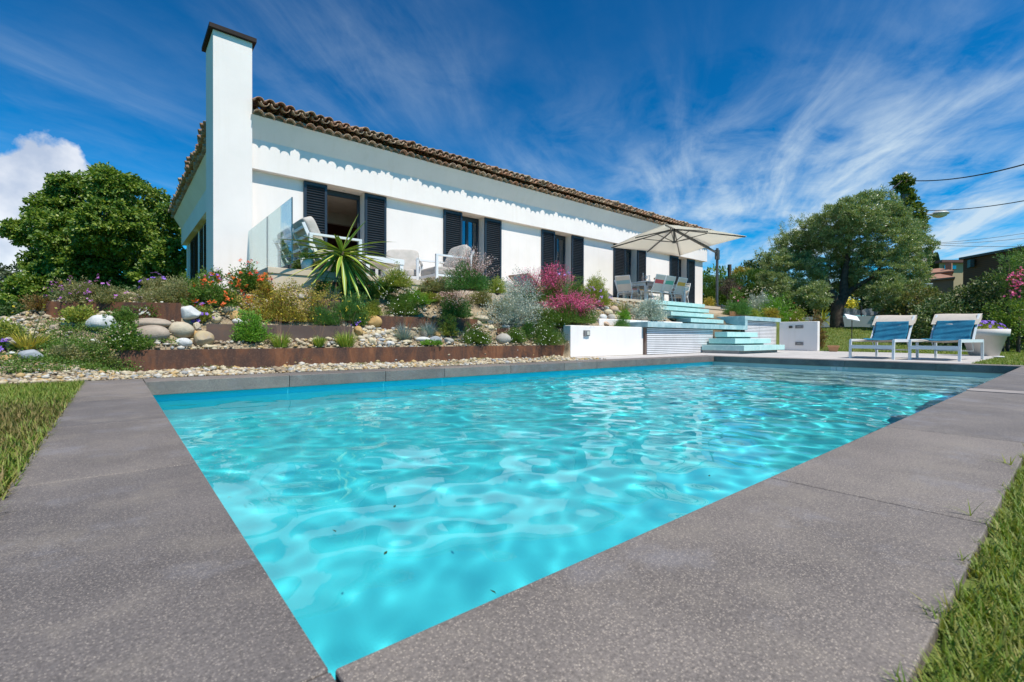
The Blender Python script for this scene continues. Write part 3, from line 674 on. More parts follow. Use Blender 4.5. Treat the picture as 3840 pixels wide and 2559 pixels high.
# ------------------------------------------------------------------ stones
def ico(sub_):
    bm = bmesh.new(); bmesh.ops.create_icosphere(bm, subdivisions=sub_, radius=1)
    v = np.array([x.co[:] for x in bm.verts]); f = np.array([[q.index for q in p.verts] for p in bm.faces]); bm.free(); return v, f
IV3, IF3 = ico(4); IV1, IF1 = ico(2); IV0, IF0 = ico(1)
def stonemat(name, c1, c2, c3=None):
    return mat(name, c1, c2, scale=7, rough=.85, bump=.5, bscale=70, detail=8, lo=.38, hi=.66, c3=c3 or tuple(x*.6 for x in c1), s3=16, amt3=.35)
SM = {'white': stonemat('white_stone', (.62, .62, .60), (.50, .50, .49)), 'grey': stonemat('grey_stone', (.34, .32, .28), (.42, .39, .34)),
      'tan': stonemat('tan_stone', (.33, .27, .21), (.40, .33, .26)), 'beige': stonemat('beige_stone', (.50, .43, .31), (.42, .37, .28)),
      'cream': stonemat('cream_stone_round', (.58, .51, .36), (.50, .42, .27)), 'ochre': stonemat('ochre_stone', (.42, .25, .085), (.50, .33, .14)),
      'mottled': stonemat('mottled_stone', (.46, .36, .20), (.30, .25, .20), (.50, .32, .08)), 'blue': stonemat('blue_grey_stone', (.28, .30, .33), (.36, .38, .40)),
      'peach': stonemat('peach_stone', (.50, .36, .25), (.44, .33, .25))}
def c1_(x, y): return (x*.3507, 900+y*.3507)
def c2_(x, y): return (600+x*.3507, 700+y*.3507)
def c3_(x, y): return (150+x*.3825, 1100+y*.3825)
def c3z(x, y): return (1200+x*.3507, 700+y*.3507)
def c4_(x, y): return (1000+x*.2975, 1100+y*.2975)
def c5_(x, y): return (1600+x*.2975, 1000+y*.2975)
def c5z(x, y): return (2640+x*.2975, 950+y*.2975)
def c6_(x, y): return (2100+x*.425, 1080+y*.425)
def c7_(x, y): return (1800+x*.3188, 900+y*.3188)
ROCKS = [
 (c3_, .3825, 600, 290, 300, 165, 'white', 1.6, 'big angular white rock below the far left steel edging'),
 (c3_, .3825, 1050, 290, 390, 100, 'tan', .4, 'long flat tan rock behind the big oval boulder'),
 (c3_, .3825, 1060, 390, 350, 165, 'tan', .5, 'big oval brownish boulder standing on the rusty edging'),
 (c3_, .3825, 1370, 350, 260, 150, 'beige', .5, 'beige boulder right of the big oval one'),
 (c3_, .3825, 1430, 175, 240, 135, 'white', 1.4, 'sculpted pale grey boulder behind purple petunias'),
 (c3_, .3825, 1525, 320, 80, 80, 'beige', .8, 'small upright beige stone left of the brown steel edging'),
 (c3_, .3825, 1715, 240, 112, 98, 'cream', 1.2, 'squarish cream stone left of the ochre one'),
 (c3_, .3825, 1875, 160, 190, 105, 'beige', .7, 'beige boulder resting over the small ochre stone'),
 (c3_, .3825, 1895, 215, 145, 90, 'ochre', .6, 'ochre stone under a beige boulder below the orange flowers'),
 (c3_, .3825, 1945, 275, 135, 58, 'white', .7, 'low white stone behind the bright green leafy plant'),
 (c3_, .3825, 1395, 478, 160, 92, 'white', .7, 'grey white round stone left of the mottled yellow boulder'),
 (c3_, .3825, 1582, 440, 190, 165, 'mottled', .9, 'yellow and brown mottled boulder at the left end of the brown edging'),
 (c3_, .3825, 1500, 400, 95, 85, 'ochre', .8, 'small ochre stone tucked behind the mottled boulder'),
 (c3_, .3825, 520, 478, 92, 66, 'white', .7, 'small speckled pale stone alone on the left slope'),
 (c3_, .3825, 210, 562, 92, 52, 'cream', .6, 'small flat cream stone low on the left slope'),
 (c3_, .3825, 285, 300, 160, 64, 'cream', 1.0, 'low cream rock at the foot of the yellow green shrub'),
 (c3_, .3825, 130, 340, 92, 62, 'tan', .8, 'brown stone at the left corner of the far left edging'),
 (c3_, .3825, 1655, 523, 150, 32, 'cream', .4, 'flat cream stone lying on the lip of the long rusty edging'),
 (c1_, .3507, 310, 1230, 250, 115, 'blue', .7, 'blue grey rock in front of the yellow aloe clump'),
 (c1_, .3507, 125, 1218, 85, 60, 'white', .7, 'small pale stone left of the blue grey rock'),
 (c1_, .3507, 90, 1100, 190, 120, 'grey', .9, 'grey boulder at the left edge beside a purple flower'),
 (c1_, .3507, 60, 1265, 120, 70, 'ochre', .9, 'ochre stone low at the left edge'),
 (c1_, .3507, 580, 940, 80, 70, 'tan', .8, 'brown stone under the far left steel edging corner'),
 (c1_, .3507, 660, 1182, 90, 52, 'cream', .7, 'rounded cream stone in the green creepers on the left'),
 (c4_, .2975, 1330, 345, 230, 150, 'ochre', .9, 'large ochre boulder left of the daisy edging'),
 (c4_, .2975, 1378, 240, 92, 56, 'cream', .8, 'cream stone perched on the large ochre boulder'),
 (c4_, .2975, 1150, 470, 115, 118, 'ochre', .9, 'upright ochre stone right of the grassy clumps'),
 (c4_, .2975, 1282, 440, 125, 52, 'beige', .6, 'flat beige stone in front of the large ochre boulder'),
 (c4_, .2975, 1985, 512, 118, 88, 'tan', .7, 'tan round stone between two blue grey tufts'),
 (c4_, .2975, 1960, 578, 215, 62, 'white', .4, 'long pale stone below the tan round one'),
 (c4_, .2975, 2115, 578, 172, 78, 'blue', .6, 'blue grey stone beside the long pale one'),
 (c4_, .2975, 2290, 595, 132, 76, 'grey', .6, 'grey stone left of the lower daisies'),
 (c4_, .2975, 2150, 520, 102, 72, 'ochre', .6, 'ochre brown stone behind the blue grey one'),
 (c4_, .2975, 2205, 512, 72, 72, 'cream', .7, 'cream stone touching the ochre brown one'),
 (c4_, .2975, 1320, 602, 120, 92, 'cream', .8, 'cream brown stone in the pebble patch, its left front'),
 (c4_, .2975, 1425, 632, 108, 64, 'grey', .6, 'grey pinkish stone at the front of the pebble patch'),
 (c4_, .2975, 1545, 628, 86, 62, 'white', .6, 'white round stone at the front of the pebble patch'),
 (c4_, .2975, 1260, 550, 112, 66, 'beige', .9, 'beige stone at the left of the pebble patch'),
 (c4_, .2975, 1440, 590, 112, 46, 'blue', .6, 'flat slate grey stone in the middle of the pebble patch'),
 (c4_, .2975, 1550, 580, 132, 38, 'cream', .4, 'flat cream stone at the back of the pebble patch'),
 (c4_, .2975, 1765, 612, 142, 52, 'cream', .5, 'cream stone under the left blue grey tuft'),
 (c4_, .2975, 2055, 624, 152, 42, 'beige', .4, 'flat beige stone behind the bright green mat'),
 (c4_, .2975, 1405, 485, 74, 56, 'cream', .7, 'small cream stone high in the pebble patch'),
 (c4_, .2975, 1497, 640, 50, 42, 'tan', .6, 'small brown stone between grey and white stones at the front'),
 (c5_, .2975, 960, 908, 204, 128, 'grey', .5, 'big smooth grey boulder on the lip of the long rusty edging'),
 (c5_, .2975, 1000, 754, 132, 54, 'white', .8, 'white rock above the tiny steel edging'),
 (c5_, .2975, 815, 772, 104, 64, 'cream', 1.1, 'rough cream rock left of the white one'),
 (c5_, .2975, 680, 650, 190, 80, 'beige', .5, 'long beige rock lying on the slope below the white flowers'),
 (c5_, .2975, 550, 590, 92, 62, 'cream', .7, 'cream stone above the long beige rock'),
 (c5_, .2975, 655, 715, 74, 84, 'beige', .8, 'beige stone propping the right end of the daisy edging'),
 (c5_, .2975, 808, 696, 90, 34, 'blue', .6, 'thin slate stone left of the silver bush'),
 (c5_, .2975, 1380, 590, 64, 54, 'white', .7, 'small white stone between silver bush and pink flowers'),
 (c5_, .2975, 1371, 710, 84, 52, 'cream', .9, 'cream rock at the right foot of the silver bush'),
 (c7_, .3188, 1580, 820, 108, 84, 'peach', .4, 'round peach coloured boulder on top of the stone pile'),
 (c7_, .3188, 1514, 850, 104, 68, 'cream', .5, 'cream boulder under the peach coloured one'),
 (c7_, .3188, 1445, 905, 97, 62, 'white', .4, 'pale round boulder at the front of the stone pile, left one'),
 (c7_, .3188, 1545, 905, 97, 62, 'grey', .4, 'greyer round boulder at the front of the stone pile, right one'),
 (c7_, .3188, 1490, 800, 64, 44, 'white', .5, 'small white stone at the top left of the stone pile'),
 (c7_, .3188, 1622, 900, 84, 52, 'cream', .6, 'cream stone at the right end of the stone pile'),
 (c7_, .3188, 1370, 918, 84, 50, 'tan', .5, 'tan stone at the left end of the stone pile'),
 (c7_, .3188, 1475, 985, 112, 54, 'peach', .8, 'pinkish cream rock on the white wall end'),
 (c6_, .425, 735, 270, 84, 40, 'tan', .5, 'brownish oval stone under the right silver bush'),
 (c2_, .3507, 945, 1172, 104, 54, 'cream', .7, 'cream stone right under the orange flowers'),
 (c2_, .3507, 1045, 1172, 134, 62, 'cream', 1.0, 'yellowish rock right of the orange flowers'),
 (c2_, .3507, 1690, 1076, 124, 44, 'cream', .6, 'long cream stone left of the yucca trunk'),
 (c2_, .3507, 1500, 1172, 104, 60, 'grey', .6, 'grey stone left of the blue grey tuft under the yucca'),
 (c2_, .3507, 1400, 1188, 110, 44, 'cream', .6, 'pale stone beside the grey one left of the blue grey tuft'),
]
rr = np.random.default_rng(11)
ROCKPOS = []
def noise3(v, rng, k=5, f=1.6):
    s_ = np.zeros(len(v))
    for _ in range(k):
        d_ = rng.normal(size=3); s_ += np.sin(v@d_*f+rng.uniform(0, 6.28))
    return s_/k
for (cf, s_, x, y, w, h, kd, irr, lb) in ROCKS:
    fx, fy = cf(x, y+h*.42)
    p = at(fx, fy); d_ = depth(p); W_ = w*s_*d_/FP; H_ = h*s_*d_/FP
    rx, rz = W_/2, H_/2*1.12; ry = min(rx, max(rz, rx*.7))
    v = IV3*(1+(.35+irr)*.16*noise3(IV3, rr, 5, 1.7)+(.4+irr)*.06*noise3(IV3, rr, 6, 3.6))[:, None]
    if irr > .5:   # a few flattened faces
        for _ in range(5):
            n_ = rr.normal(size=3); n_ /= np.linalg.norm(n_); t_ = v@n_; v = v-np.where(t_ > .72, (t_-.72)*.85, 0)[:, None]*n_
    v = v*[rx, ry, rz]
    an = rr.normal(0, .12)+yaw-math.pi/2; ca, sa = math.cos(an), math.sin(an)
    v = v@np.array([[ca, sa, 0], [-sa, ca, 0], [0, 0, 1]])
    c_ = np.array([p[0]+.3*ry*math.cos(yaw), p[1]+.3*ry*math.sin(yaw), p[2]+rz*.62])
    mb = M(); mb.add(v, IF3, True); o_ = mb.build('boulder', SM[kd]); o_.location = c_
    tag(o_, lb, 'stone', 'stones of the rockery'); ROCKPOS.append((c_[0], c_[1], max(rx, ry), c_[2]))
# pebbles (stuff)
def scatter(name, n, fn, size, colours, seed, squash=(.35, .75), base=IV0, fb=IF0):
    g_ = np.random.default_rng(seed); P = fn(g_, n); n = len(P)
    a = g_.uniform(0, 6.28, n); s_ = size[0]*(size[1]/size[0])**(g_.uniform(0, 1, n)**2.2)
    el = g_.uniform(.6, 1, n); sq = g_.uniform(squash[0], squash[1], n)
    sc_ = np.stack([s_, s_*el, s_*sq], 1)
    jit = 1+g_.normal(0, .10, (n, len(base)))
    V = base[None]*jit[..., None]*sc_[:, None]
    ca, sa = np.cos(a)[:, None], np.sin(a)[:, None]
    V = np.stack([V[..., 0]*ca-V[..., 1]*sa, V[..., 0]*sa+V[..., 1]*ca, V[..., 2]], -1)
    V += P[:, None]+np.array([0, 0, 1])*(s_*sq*.45)[:, None, None]
    Fq = fb[None]+(np.arange(n)*len(base))[:, None, None]
    mb = M(); mb.add(V.reshape(-1, 3), Fq.reshape(-1, 3), True); return mb
mt_peb, nt, b, o = newmat('river_pebbles')
ng = nt.nodes.new('ShaderNodeNewGeometry')
pc = ramp(nt, ng.outputs['Random Per Island'], [(0, (.50, .43, .30)), (.2, (.38, .31, .21)), (.38, (.26, .19, .12)), (.5, (.52, .49, .43)), (.62, (.30, .30, .29)), (.72, (.44, .30, .13)), (.86, (.50, .42, .28)), (1, (.20, .16, .12))], 'CONSTANT')
pc = mixc(nt, math_(nt, 'MULTIPLY', ramp(nt, tex(nt, scale=60, detail=4).outputs[0], [(.5, 0), (.7, 1)]), .5), pc, (.28, .22, .16))
nt.links.new(pc, b.inputs['Base Color']); b.inputs['Roughness'].default_value = .8
def onG(x, y): return np.stack([x, y, Gz(x, y)], 1)
def f_bed(g_, n):
    x = g_.uniform(-2.2, 6.7, n); y = 5.42+(g_.uniform(0, 1, n))*2.7; k = (noise2(x, y) > -.45)|(y < 6.93); x, y = x[k], y[k]
    k = (x < 1.7)|(y < 7.7); return onG(x[k], y[k])
def noise2(x, y): return np.sin(x*2.3+1)*np.sin(y*3.1+.5)+.6*np.sin(x*5.1-y*3.7)+.4*np.sin(x*9.7+y*8.3)
def f_front(g_, n):
    x = g_.uniform(-.6, 6.6, n); y = g_.uniform(5.41, 6.5, n); k = (x < 5.5)|((y > 5.44+(x-5.6)*.8)); return onG(x[k], y[k])
def f_gar(g_, n):
    x = g_.uniform(6.85, 11.1, n); y = g_.uniform(6.4, 7.72, n); k = ~((y > 6.72)&(y < 6.92)&(x > 8)); return onG(x[k], y[k])
def f_patch(g_, n):
    P = [at(*c4_(g_.uniform(1180, 1640), g_.uniform(430, 655))) for _ in range(n)]; return np.array(P)
def f_left(g_, n):
    x = g_.uniform(-.9, 1.7, n); y = g_.uniform(7.2, 9.6, n); return onG(x, y)
mb = scatter('p', 14000, f_bed, (.008, .045), None, 1); tag(mb.build('rockery_gravel', mt_peb), kind='stuff')
mb = scatter('p', 11000, f_front, (.006, .034), None, 2, (.25, .5)); tag(mb.build('edge_gravel', mt_peb), kind='stuff')
mb = scatter('p', 2600, f_gar, (.012, .07), None, 3); tag(mb.build('garden_gravel', mt_peb), kind='stuff')
mb = scatter('p', 330, f_patch, (.018, .055), None, 4, (.4, .8), IV1, IF1); tag(mb.build('pebble_patch', mt_peb), kind='stuff')
mb = scatter('p', 2500, f_left, (.012, .06), None, 5); tag(mb.build('upper_gravel', mt_peb), kind='stuff')
# ------------------------------------------------------------------ plant builders
def unit(v): return v/(np.linalg.norm(v, axis=-1, keepdims=True)+1e-9)
def leafquads(P, D, L, Wd, g_, fold=.0):
    """one pointed leaf per row: base P, direction D, length L, width Wd"""
    n = len(P); r_ = unit(g_.normal(size=(n, 3))); S = unit(np.cross(D, r_)); L = np.broadcast_to(L, (n,))[:, None]; Wd = np.broadcast_to(Wd, (n,))[:, None]
    up = np.cross(S, D)
    V = np.stack([P, P+D*L*.5+S*Wd*.5+up*L*fold, P+D*L, P+D*L*.5-S*Wd*.5+up*L*fold], 1)
    return V.reshape(-1, 3), np.arange(n*4).reshape(n, 4)
def leaves(mb, P, D, L, Wd, g_, fold=.06):
    v, f = leafquads(P, D, L, Wd, g_, fold); mb.add(v, f, False)
def dome(g_, n, rx, ry, h, shell=.55, low=.0):
    """points filling the outer part of a half ellipsoid, with outward directions"""
    d_ = unit(g_.normal(size=(n, 3))); d_[:, 2] = np.abs(d_[:, 2])*(1-low)+low*0
    r_ = shell+(1-shell)*g_.uniform(0, 1, n)**.6
    P = d_*r_[:, None]*[rx, ry, h]; return P, d_
def lumpy(g_, P, amp_=.16, f=3.):
    u_ = unit(P); s_ = np.zeros(len(P))
    for _ in range(6): s_ += np.sin(u_@g_.normal(size=3)*f+g_.uniform(0, 6.28))
    return P*(1+amp_*s_/2.4)[:, None]
def bladeset(mb, base, n, L, Wd, g_, lean=.6, curl=.5, seg=4, tip=.12, spread=None):
    """n tapering curved blades from around base"""
    a = g_.uniform(0, 6.28, n); th = g_.uniform(.05, 1, n)**.8*lean; L = L*g_.uniform(.55, 1, n)
    h_ = np.stack([np.cos(a), np.sin(a), np.zeros(n)], 1); side = np.stack([-np.sin(a), np.cos(a), np.zeros(n)], 1)
    off = h_*(g_.uniform(0, 1, n)**.5*(spread or 0))[:, None]
    V = []
    p = np.array(base)+off; t_ = th.copy()
    for k in range(seg+1):
        w = Wd*(1-(k/seg)**1.5)*.5+Wd*tip*.1
        V += [p-side*w, p+side*w]
        d_ = h_*np.sin(t_)[:, None]+np.array([0, 0, 1.])*np.cos(t_)[:, None]
        p = p+d_*(L/seg)[:, None]; t_ = t_+curl/seg*g_.uniform(.5, 1.5, n)
    V = np.stack(V, 1); k2 = 2*(seg+1)
    f = np.array([[2*k, 2*k+1, 2*k+3, 2*k+2] for k in range(seg)])
    F_ = f[None]+(np.arange(n)*k2)[:, None, None]
    mb.add(V.reshape(-1, 3), F_.reshape(-1, 4), True)
    return p
def stems(mb, A, B, r=.0025, seg=3, bow=.1, g_=None):
    """thin two-sided stems from A to B (flat crossed strips)"""
    n = len(A); D = B-A; S = unit(np.cross(D, [0, 0, 1.])+1e-6); S2 = unit(np.cross(D, S))
    for S_ in (S, S2):
        V = []
        for k in range(seg+1):
            t = k/seg; p = A+D*t+np.array([0, 0, 1.])*(bow*math.sin(math.pi*t)*np.linalg.norm(D, axis=1))[:, None]; w = r*(1-.5*t); V += [p-S_*w, p+S_*w]
        V = np.stack(V, 1); k2 = 2*(seg+1); f = np.array([[2*k, 2*k+1, 2*k+3, 2*k+2] for k in range(seg)])
        mb.add(V.reshape(-1, 3), (f[None]+(np.arange(n)*k2)[:, None, None]).reshape(-1, 4), True)
def petals(mb, P, Nrm, r, g_, k=5, w=.62, cup=.15):
    """flowers of k petals"""
    n = len(P); r = np.broadcast_to(r, (n,))[:, None]; Nrm = unit(Nrm); a0 = unit(np.cross(Nrm, unit(g_.normal(size=(n, 3))))); b0 = np.cross(Nrm, a0)
    V = []
    for i in range(k):
        t = 2*math.pi*i/k; d_ = a0*math.cos(t)+b0*math.sin(t); s_ = np.cross(Nrm, d_)
        V += [P, P+d_*r*.6+s_*r*w*.5+Nrm*r*cup, P+d_*r+Nrm*r*cup*1.4, P+d_*r*.6-s_*r*w*.5+Nrm*r*cup]
    V = np.stack(V, 1); f = np.arange(4*k).reshape(k, 4)
    mb.add(V.reshape(-1, 3), (f[None]+(np.arange(n)*4*k)[:, None, None]).reshape(-1, 4), False)
LM = {
 'green': leafmat('leaf_green', [(.06, .13, .02), (.12, .21, .03), (.08, .17, .025), (.20, .27, .05)]),
 'bright': leafmat('leaf_bright', [(.10, .24, .02), (.15, .32, .03), (.20, .36, .05)]),
 'lime': leafmat('leaf_lime', [(.22, .28, .04), (.30, .34, .06), (.38, .38, .08), (.14, .22, .03)]),
 'yellow': leafmat('leaf_yellow', [(.30, .29, .04), (.46, .38, .06), (.20, .22, .04), (.30, .14, .05), (.52, .42, .07), (.15, .19, .04)]),
 'silver': leafmat('leaf_silver', [(.34, .40, .37), (.46, .51, .46), (.24, .31, .27), (.56, .59, .52)], .15),
 'blue': leafmat('leaf_blue', [(.19, .28, .28), (.28, .37, .36), (.14, .21, .21)], .15),
 'dry': leafmat('leaf_dry', [(.22, .24, .08), (.31, .27, .13), (.15, .20, .06), (.38, .32, .17)]),
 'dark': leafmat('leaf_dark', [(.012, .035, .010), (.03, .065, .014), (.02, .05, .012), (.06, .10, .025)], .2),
 'feather': leafmat('leaf_feather', [(.07, .18, .04), (.13, .27, .06), (.055, .14, .04)]),
 'red': leafmat('leaf_reddish', [(.20, .09, .04), (.26, .15, .05), (.12, .13, .04), (.30, .20, .07)]),
 'grass': leafmat('leaf_aloe', [(.30, .40, .04), (.22, .36, .05), (.40, .44, .07), (.16, .28, .04)], .25),
 'aloe': leafmat('leaf_yellow_aloe', [(.46, .42, .06), (.52, .40, .07), (.32, .36, .06), (.55, .48, .12)], .25),
 'hedge': leafmat('leaf_cypress', [(.045, .10, .012), (.08, .16, .018), (.11, .20, .025)], .25),
 'stem': mat('stem_green', (.12, .15, .05), (.18, .16, .07)), 'stemr': mat('stem_red', (.25, .12, .09), (.18, .13, .07)), 'wood': mat('twig_wood', (.13, .085, .06), (.09, .06, .045)),
}
FM = {'orange': leafmat('petal_orange', [(.80, .10, .02), (.90, .22, .03), (.75, .04, .015), (.85, .30, .04)], .2), 'red': leafmat('petal_red', [(.70, .03, .015), (.80, .08, .02)], .2),
 'violet': leafmat('petal_violet', [(.16, .06, .55), (.24, .10, .62), (.34, .20, .72)], .2), 'lilac': leafmat('petal_lilac', [(.45, .25, .70), (.55, .35, .80), (.38, .18, .6)], .2),
 'mauve': leafmat('petal_mauve', [(.42, .12, .50), (.52, .2, .58)], .2), 'blue': leafmat('petal_blue', [(.16, .22, .72), (.26, .32, .82)], .2),
 'pink': leafmat('petal_pink', [(.72, .05, .25), (.82, .12, .34), (.60, .03, .18), (.86, .30, .46)], .2), 'palepink': leafmat('petal_palepink', [(.80, .55, .55), (.82, .70, .66), (.72, .38, .42), (.85, .78, .72)], .2),
 'white': leafmat('petal_white', [(.80, .78, .70), (.85, .83, .78)], .15), 'cream': leafmat('petal_cream', [(.72, .70, .52), (.80, .77, .62), (.62, .60, .42)], .1), 'yellow': leafmat('petal_yellow', [(.80, .58, .03), (.75, .65, .05)], .2)}
SEED = [100]
def newg(): SEED[0] += 1; return np.random.default_rng(SEED[0])
def place(cf, x, y, w, h):
    """root of a plant on the ground at a pixel; width and height in metres from pixels"""
    fx, fy = cf(x, y) if cf else (x, y); p = at(fx, fy); d_ = depth(p); return p, w*d_/FP, h*d_/FP
def flowers_on(t, g_, Pts, Nr, r, fm, k=5, name='flowers'):
    mb = M(); petals(mb, Pts, Nr, r, g_, k); return mb.build(name, FM[fm], t)
COV = 1.25
def bush(label, cat, p, W_, H_, leaf='green', n=900, L=.035, Wd=.018, shell=.45, lump=.16, flowers=None, name='shrub', group=None, ry=None, up=.3, fl_n=60, fl_r=.012, fl_k=5, fl_top=.55, stem=True, fl_cluster=0, stemlen=0):
    g_ = newg(); t = thing(name, label, cat, p, 0, group); W_ = W_*1.16; H_ = H_*1.18; rx = W_/2; ry = ry or rx*.8
    L *= 1.3; Wd *= 1.35; n = int(min(15000, max(n, COV*2*math.pi*(rx*ry+(rx+ry)/2*H_)/(.5*L*Wd))))
    K_ = int(np.clip(n/26, 14, 240)); T_, TD = dome(g_, K_, rx, ry, H_, max(.35, shell)); T_ = lumpy(g_, T_, lump*1.5)*g_.uniform(.78, 1.13, K_)[:, None]
    i_ = g_.integers(0, K_, n); sg = .15*min(rx+ry, H_*1.6)/2*2/(1+K_/90); sg = max(sg, L*.55)
    P = T_[i_]+g_.normal(0, 1, (n, 3))*sg*[1, 1, .8]-TD[i_]*(g_.uniform(0, 1, n)**2*min(rx, H_)*.5)[:, None]; P[:, 2] = np.maximum(P[:, 2], .004)
    D = unit(P/[rx, ry, H_]); D2 = unit(D*.8+TD[i_]*.4+g_.normal(0, .6, (n, 3))+[0, 0, up])
    mb = M(); leaves(mb, P, D2, L*g_.uniform(.55, 1.25, n), Wd*g_.uniform(.7, 1.15, n), g_); mb.build('foliage', LM[leaf], t)
    if stem:
        m_ = max(6, min(26, n//60)); B = P[:m_]*.9; mb = M(); stems(mb, np.tile([[0, 0, -.03]], (m_, 1))+g_.normal(0, .02, (m_, 3))*[1, 1, 0], B, .004, 3, .05); mb.build('stem', LM['wood'], t)
    for fl in (flowers or []):
        fm, nf, fr_, fk = fl[:4]; nf = int(nf*1.6); fr_ = fr_*(1.2 if fk != 7 else .95); cl_ = fl[4] if len(fl) > 4 else 1; ext = fl[5] if len(fl) > 5 else 1.10
        P, D = dome(g_, nf, rx*ext, ry*ext, H_*ext, .93); P = lumpy(g_, P, lump)
        if cl_ > 1:
            Pn = np.repeat(P, cl_, 0)+g_.normal(0, fr_*1.0, (nf*cl_, 3)); Dn = np.repeat(D, cl_, 0)+g_.normal(0, .4, (nf*cl_, 3)); P, D = Pn, Dn
        if len(P) <= 24 and fk == 5 and cl_ == 1:
            for q in range(len(P)): mb = M(); petals(mb, P[q:q+1], D[q:q+1]+[0, -.1, .3], fr_*g_.uniform(.7, 1.15), g_, fk); mb.build('flower', FM[fm], t)
        else: flowers_on(t, g_, P, D+[0, -.1, .3], fr_*g_.uniform(.7, 1.15, len(P)), fm, fk)
    return t
def tuft(label, cat, p, W_, H_, leaf='blue', n=220, Wd=.006, lean=1.1, curl=.5, name='grass_tuft', group=None, stalks=0, stalkm='stemr', stalkh=1.6, fl=None):
    g_ = newg(); t = thing(name, label, cat, p, 0, group); mb = M()
    bladeset(mb, (0, 0, -.01), n, max(H_, W_*.55)*1.05, Wd, g_, lean, curl, 4, .12, W_*.22); mb.build('blades', LM[leaf], t)
    if stalks:
        a = g_.uniform(0, 6.28, stalks); B = np.stack([np.cos(a)*W_*.45, np.sin(a)*W_*.45, H_*g_.uniform(stalkh*.7, stalkh, stalks)], 1)
        mb = M(); stems(mb, B*.05*[1, 1, 0], B, .0022, 4, .04); mb.build('stalks', LM[stalkm], t)
        if fl: flowers_on(t, g_, B+g_.normal(0, .004, B.shape), g_.normal(size=B.shape)+[0, 0, 1], fl[1], fl[0], 5)
    return t
def gaura(label, p, W_, H_, fm, n=46, leaf='green', nf=8, r=.011, lean=.55, lw=700):
    n = int(n*1.7); r *= 1.05; lw = int(lw*3); H_ *= 1.08
    """a fountain of thin stems carrying small butterfly flowers"""
    g_ = newg(); t = thing('gaura_plant', label, 'flowering plant', p)
    a = g_.uniform(0, 6.28, n); rad_ = g_.uniform(.05, 1.15, n)**.8
    T_ = np.stack([np.cos(a)*rad_*W_*.5, np.sin(a)*rad_*W_*.42, H_*(1-.35*rad_**2)*g_.uniform(.75, 1.05, n)], 1)
    mb = M(); A = T_*[.12, .12, 0]; stems(mb, A, T_, .0022, 4, .12); mb.build('stems', LM['stemr'], t)
    P, D = dome(g_, lw, W_*.36, W_*.32, H_*.50, .15); P = lumpy(g_, P, .3); mb = M(); leaves(mb, P, unit(D+g_.normal(0, .5, P.shape)+[0, 0, .7]), .05, .011, g_); mb.build('foliage', LM[leaf], t)
    q = g_.uniform(.2, 1.04, (n, nf)); P = (A[:, None]+(T_-A)[:, None]*q[..., None]+np.array([0, 0, 1])*(.12*np.sin(math.pi*q)*np.linalg.norm(T_-A, axis=1)[:, None])[..., None]).reshape(-1, 3)+g_.normal(0, .012, (n*nf, 3))
    flowers_on(t, g_, P, g_.normal(size=P.shape)+[0, -.8, .5], r*g_.uniform(.6, 1.15, len(P)), fm, 4); return t
# ------------------------------------------------------------------ the rockery plants
p, w, h = place(c1_, 300, 1175, 100, 88); tuft('yellow aloe clump with tall thin stalks at the left end of the rockery', 'succulent', p, w, h, 'aloe', 150, .018, .9, .35, 'aloe_clump', stalks=7, stalkm='stem', stalkh=2.0, fl=('yellow', .012))
p, w, h = place(c1_, 870, 885, 108, 62); bush('yellow green shrub in front of the far left steel edging', 'shrub', p, w, h, 'lime', 700, .030, .018)
p, w, h = place(c1_, 90, 1050, 95, 50); bush('yellow green shrub at the left edge above the purple flower', 'shrub', p, w, h, 'lime', 600, .028, .016)
p, w, h = place(c1_, 1270, 1160, 125, 78); bush('green bush with pale leaf margins right of the small speckled stone', 'shrub', p, w, h, 'green', 800, .030, .020, flowers=[('cream', 90, .006, 4)])
p, w, h = place(c1_, 1330, 925, 95, 55); bush('dark green spreading bush right of the white rock', 'shrub', p, w, h, 'green', 700, .020, .011)
p, w, h = place(c1_, 60, 1175, 70, 30); bush('low purple petunia at the left edge of the photo', 'flowering plant', p, w, h, 'green', 200, .03, .02, flowers=[('violet', 7, .035, 5)], name='petunia_plant')
p, w, h = place(c1_, 1650, 825, 55, 42); bush('small leafy plant with white flowers below the far left edging', 'flowering plant', p, w, h, 'green', 350, .025, .016, flowers=[('white', 8, .016, 5, 3)], name='white_flower_plant')
p, w, h = place(c3_, 1590, 278, 62, 55); bush('petunia with deep purple flowers in front of the sculpted pale boulder', 'flowering plant', p, w, h, 'lime', 350, .026, .016, flowers=[('violet', 10, .024, 5, 1, 1.25)], name='petunia_plant')
p, w, h = place(c3_, 2075, 470, 112, 95); bush('bright green cut leaved plant hanging over the brown edging', 'leafy plant', p, w, h, 'bright', 1300, .024, .012, name='geranium_plant')
for cx, cy, w0, h0, lb in ((175, 672, 108, 62, 'bright green grassy clump on the rusty edging, left of three'), (658, 668, 52, 46, 'small bright green grassy clump on the rusty edging, middle of three'), (1000, 667, 112, 70, 'largest bright green grassy clump with orange stalks, right of three')):
    p, w, h = place(c4_, cx, cy, w0, h0); tuft(lb, 'succulent', p, w, h, 'grass', 260, .010, .75, .25, 'bulbine_clump', 'grassy clumps on the long rusty edging', stalks=8, stalkh=2.0, fl=('yellow', .008))
p, w, h = place(c2_, 640, 1285, 175, 82); bush('spreading lantana with red and orange flower heads below the chimney', 'flowering plant', p, w, h, 'green', 1500, .026, .016, flowers=[('orange', 30, .010, 5, 12), ('red', 13, .010, 5, 12)], name='lantana_bush')
p, w, h = place(c2_, 960, 1115, 138, 80); bush('upper lantana with red and orange heads beside the terrace corner', 'flowering plant', p, w, h, 'green', 1300, .026, .016, flowers=[('orange', 18, .010, 5, 12), ('red', 14, .010, 5, 12)], name='lantana_bush')
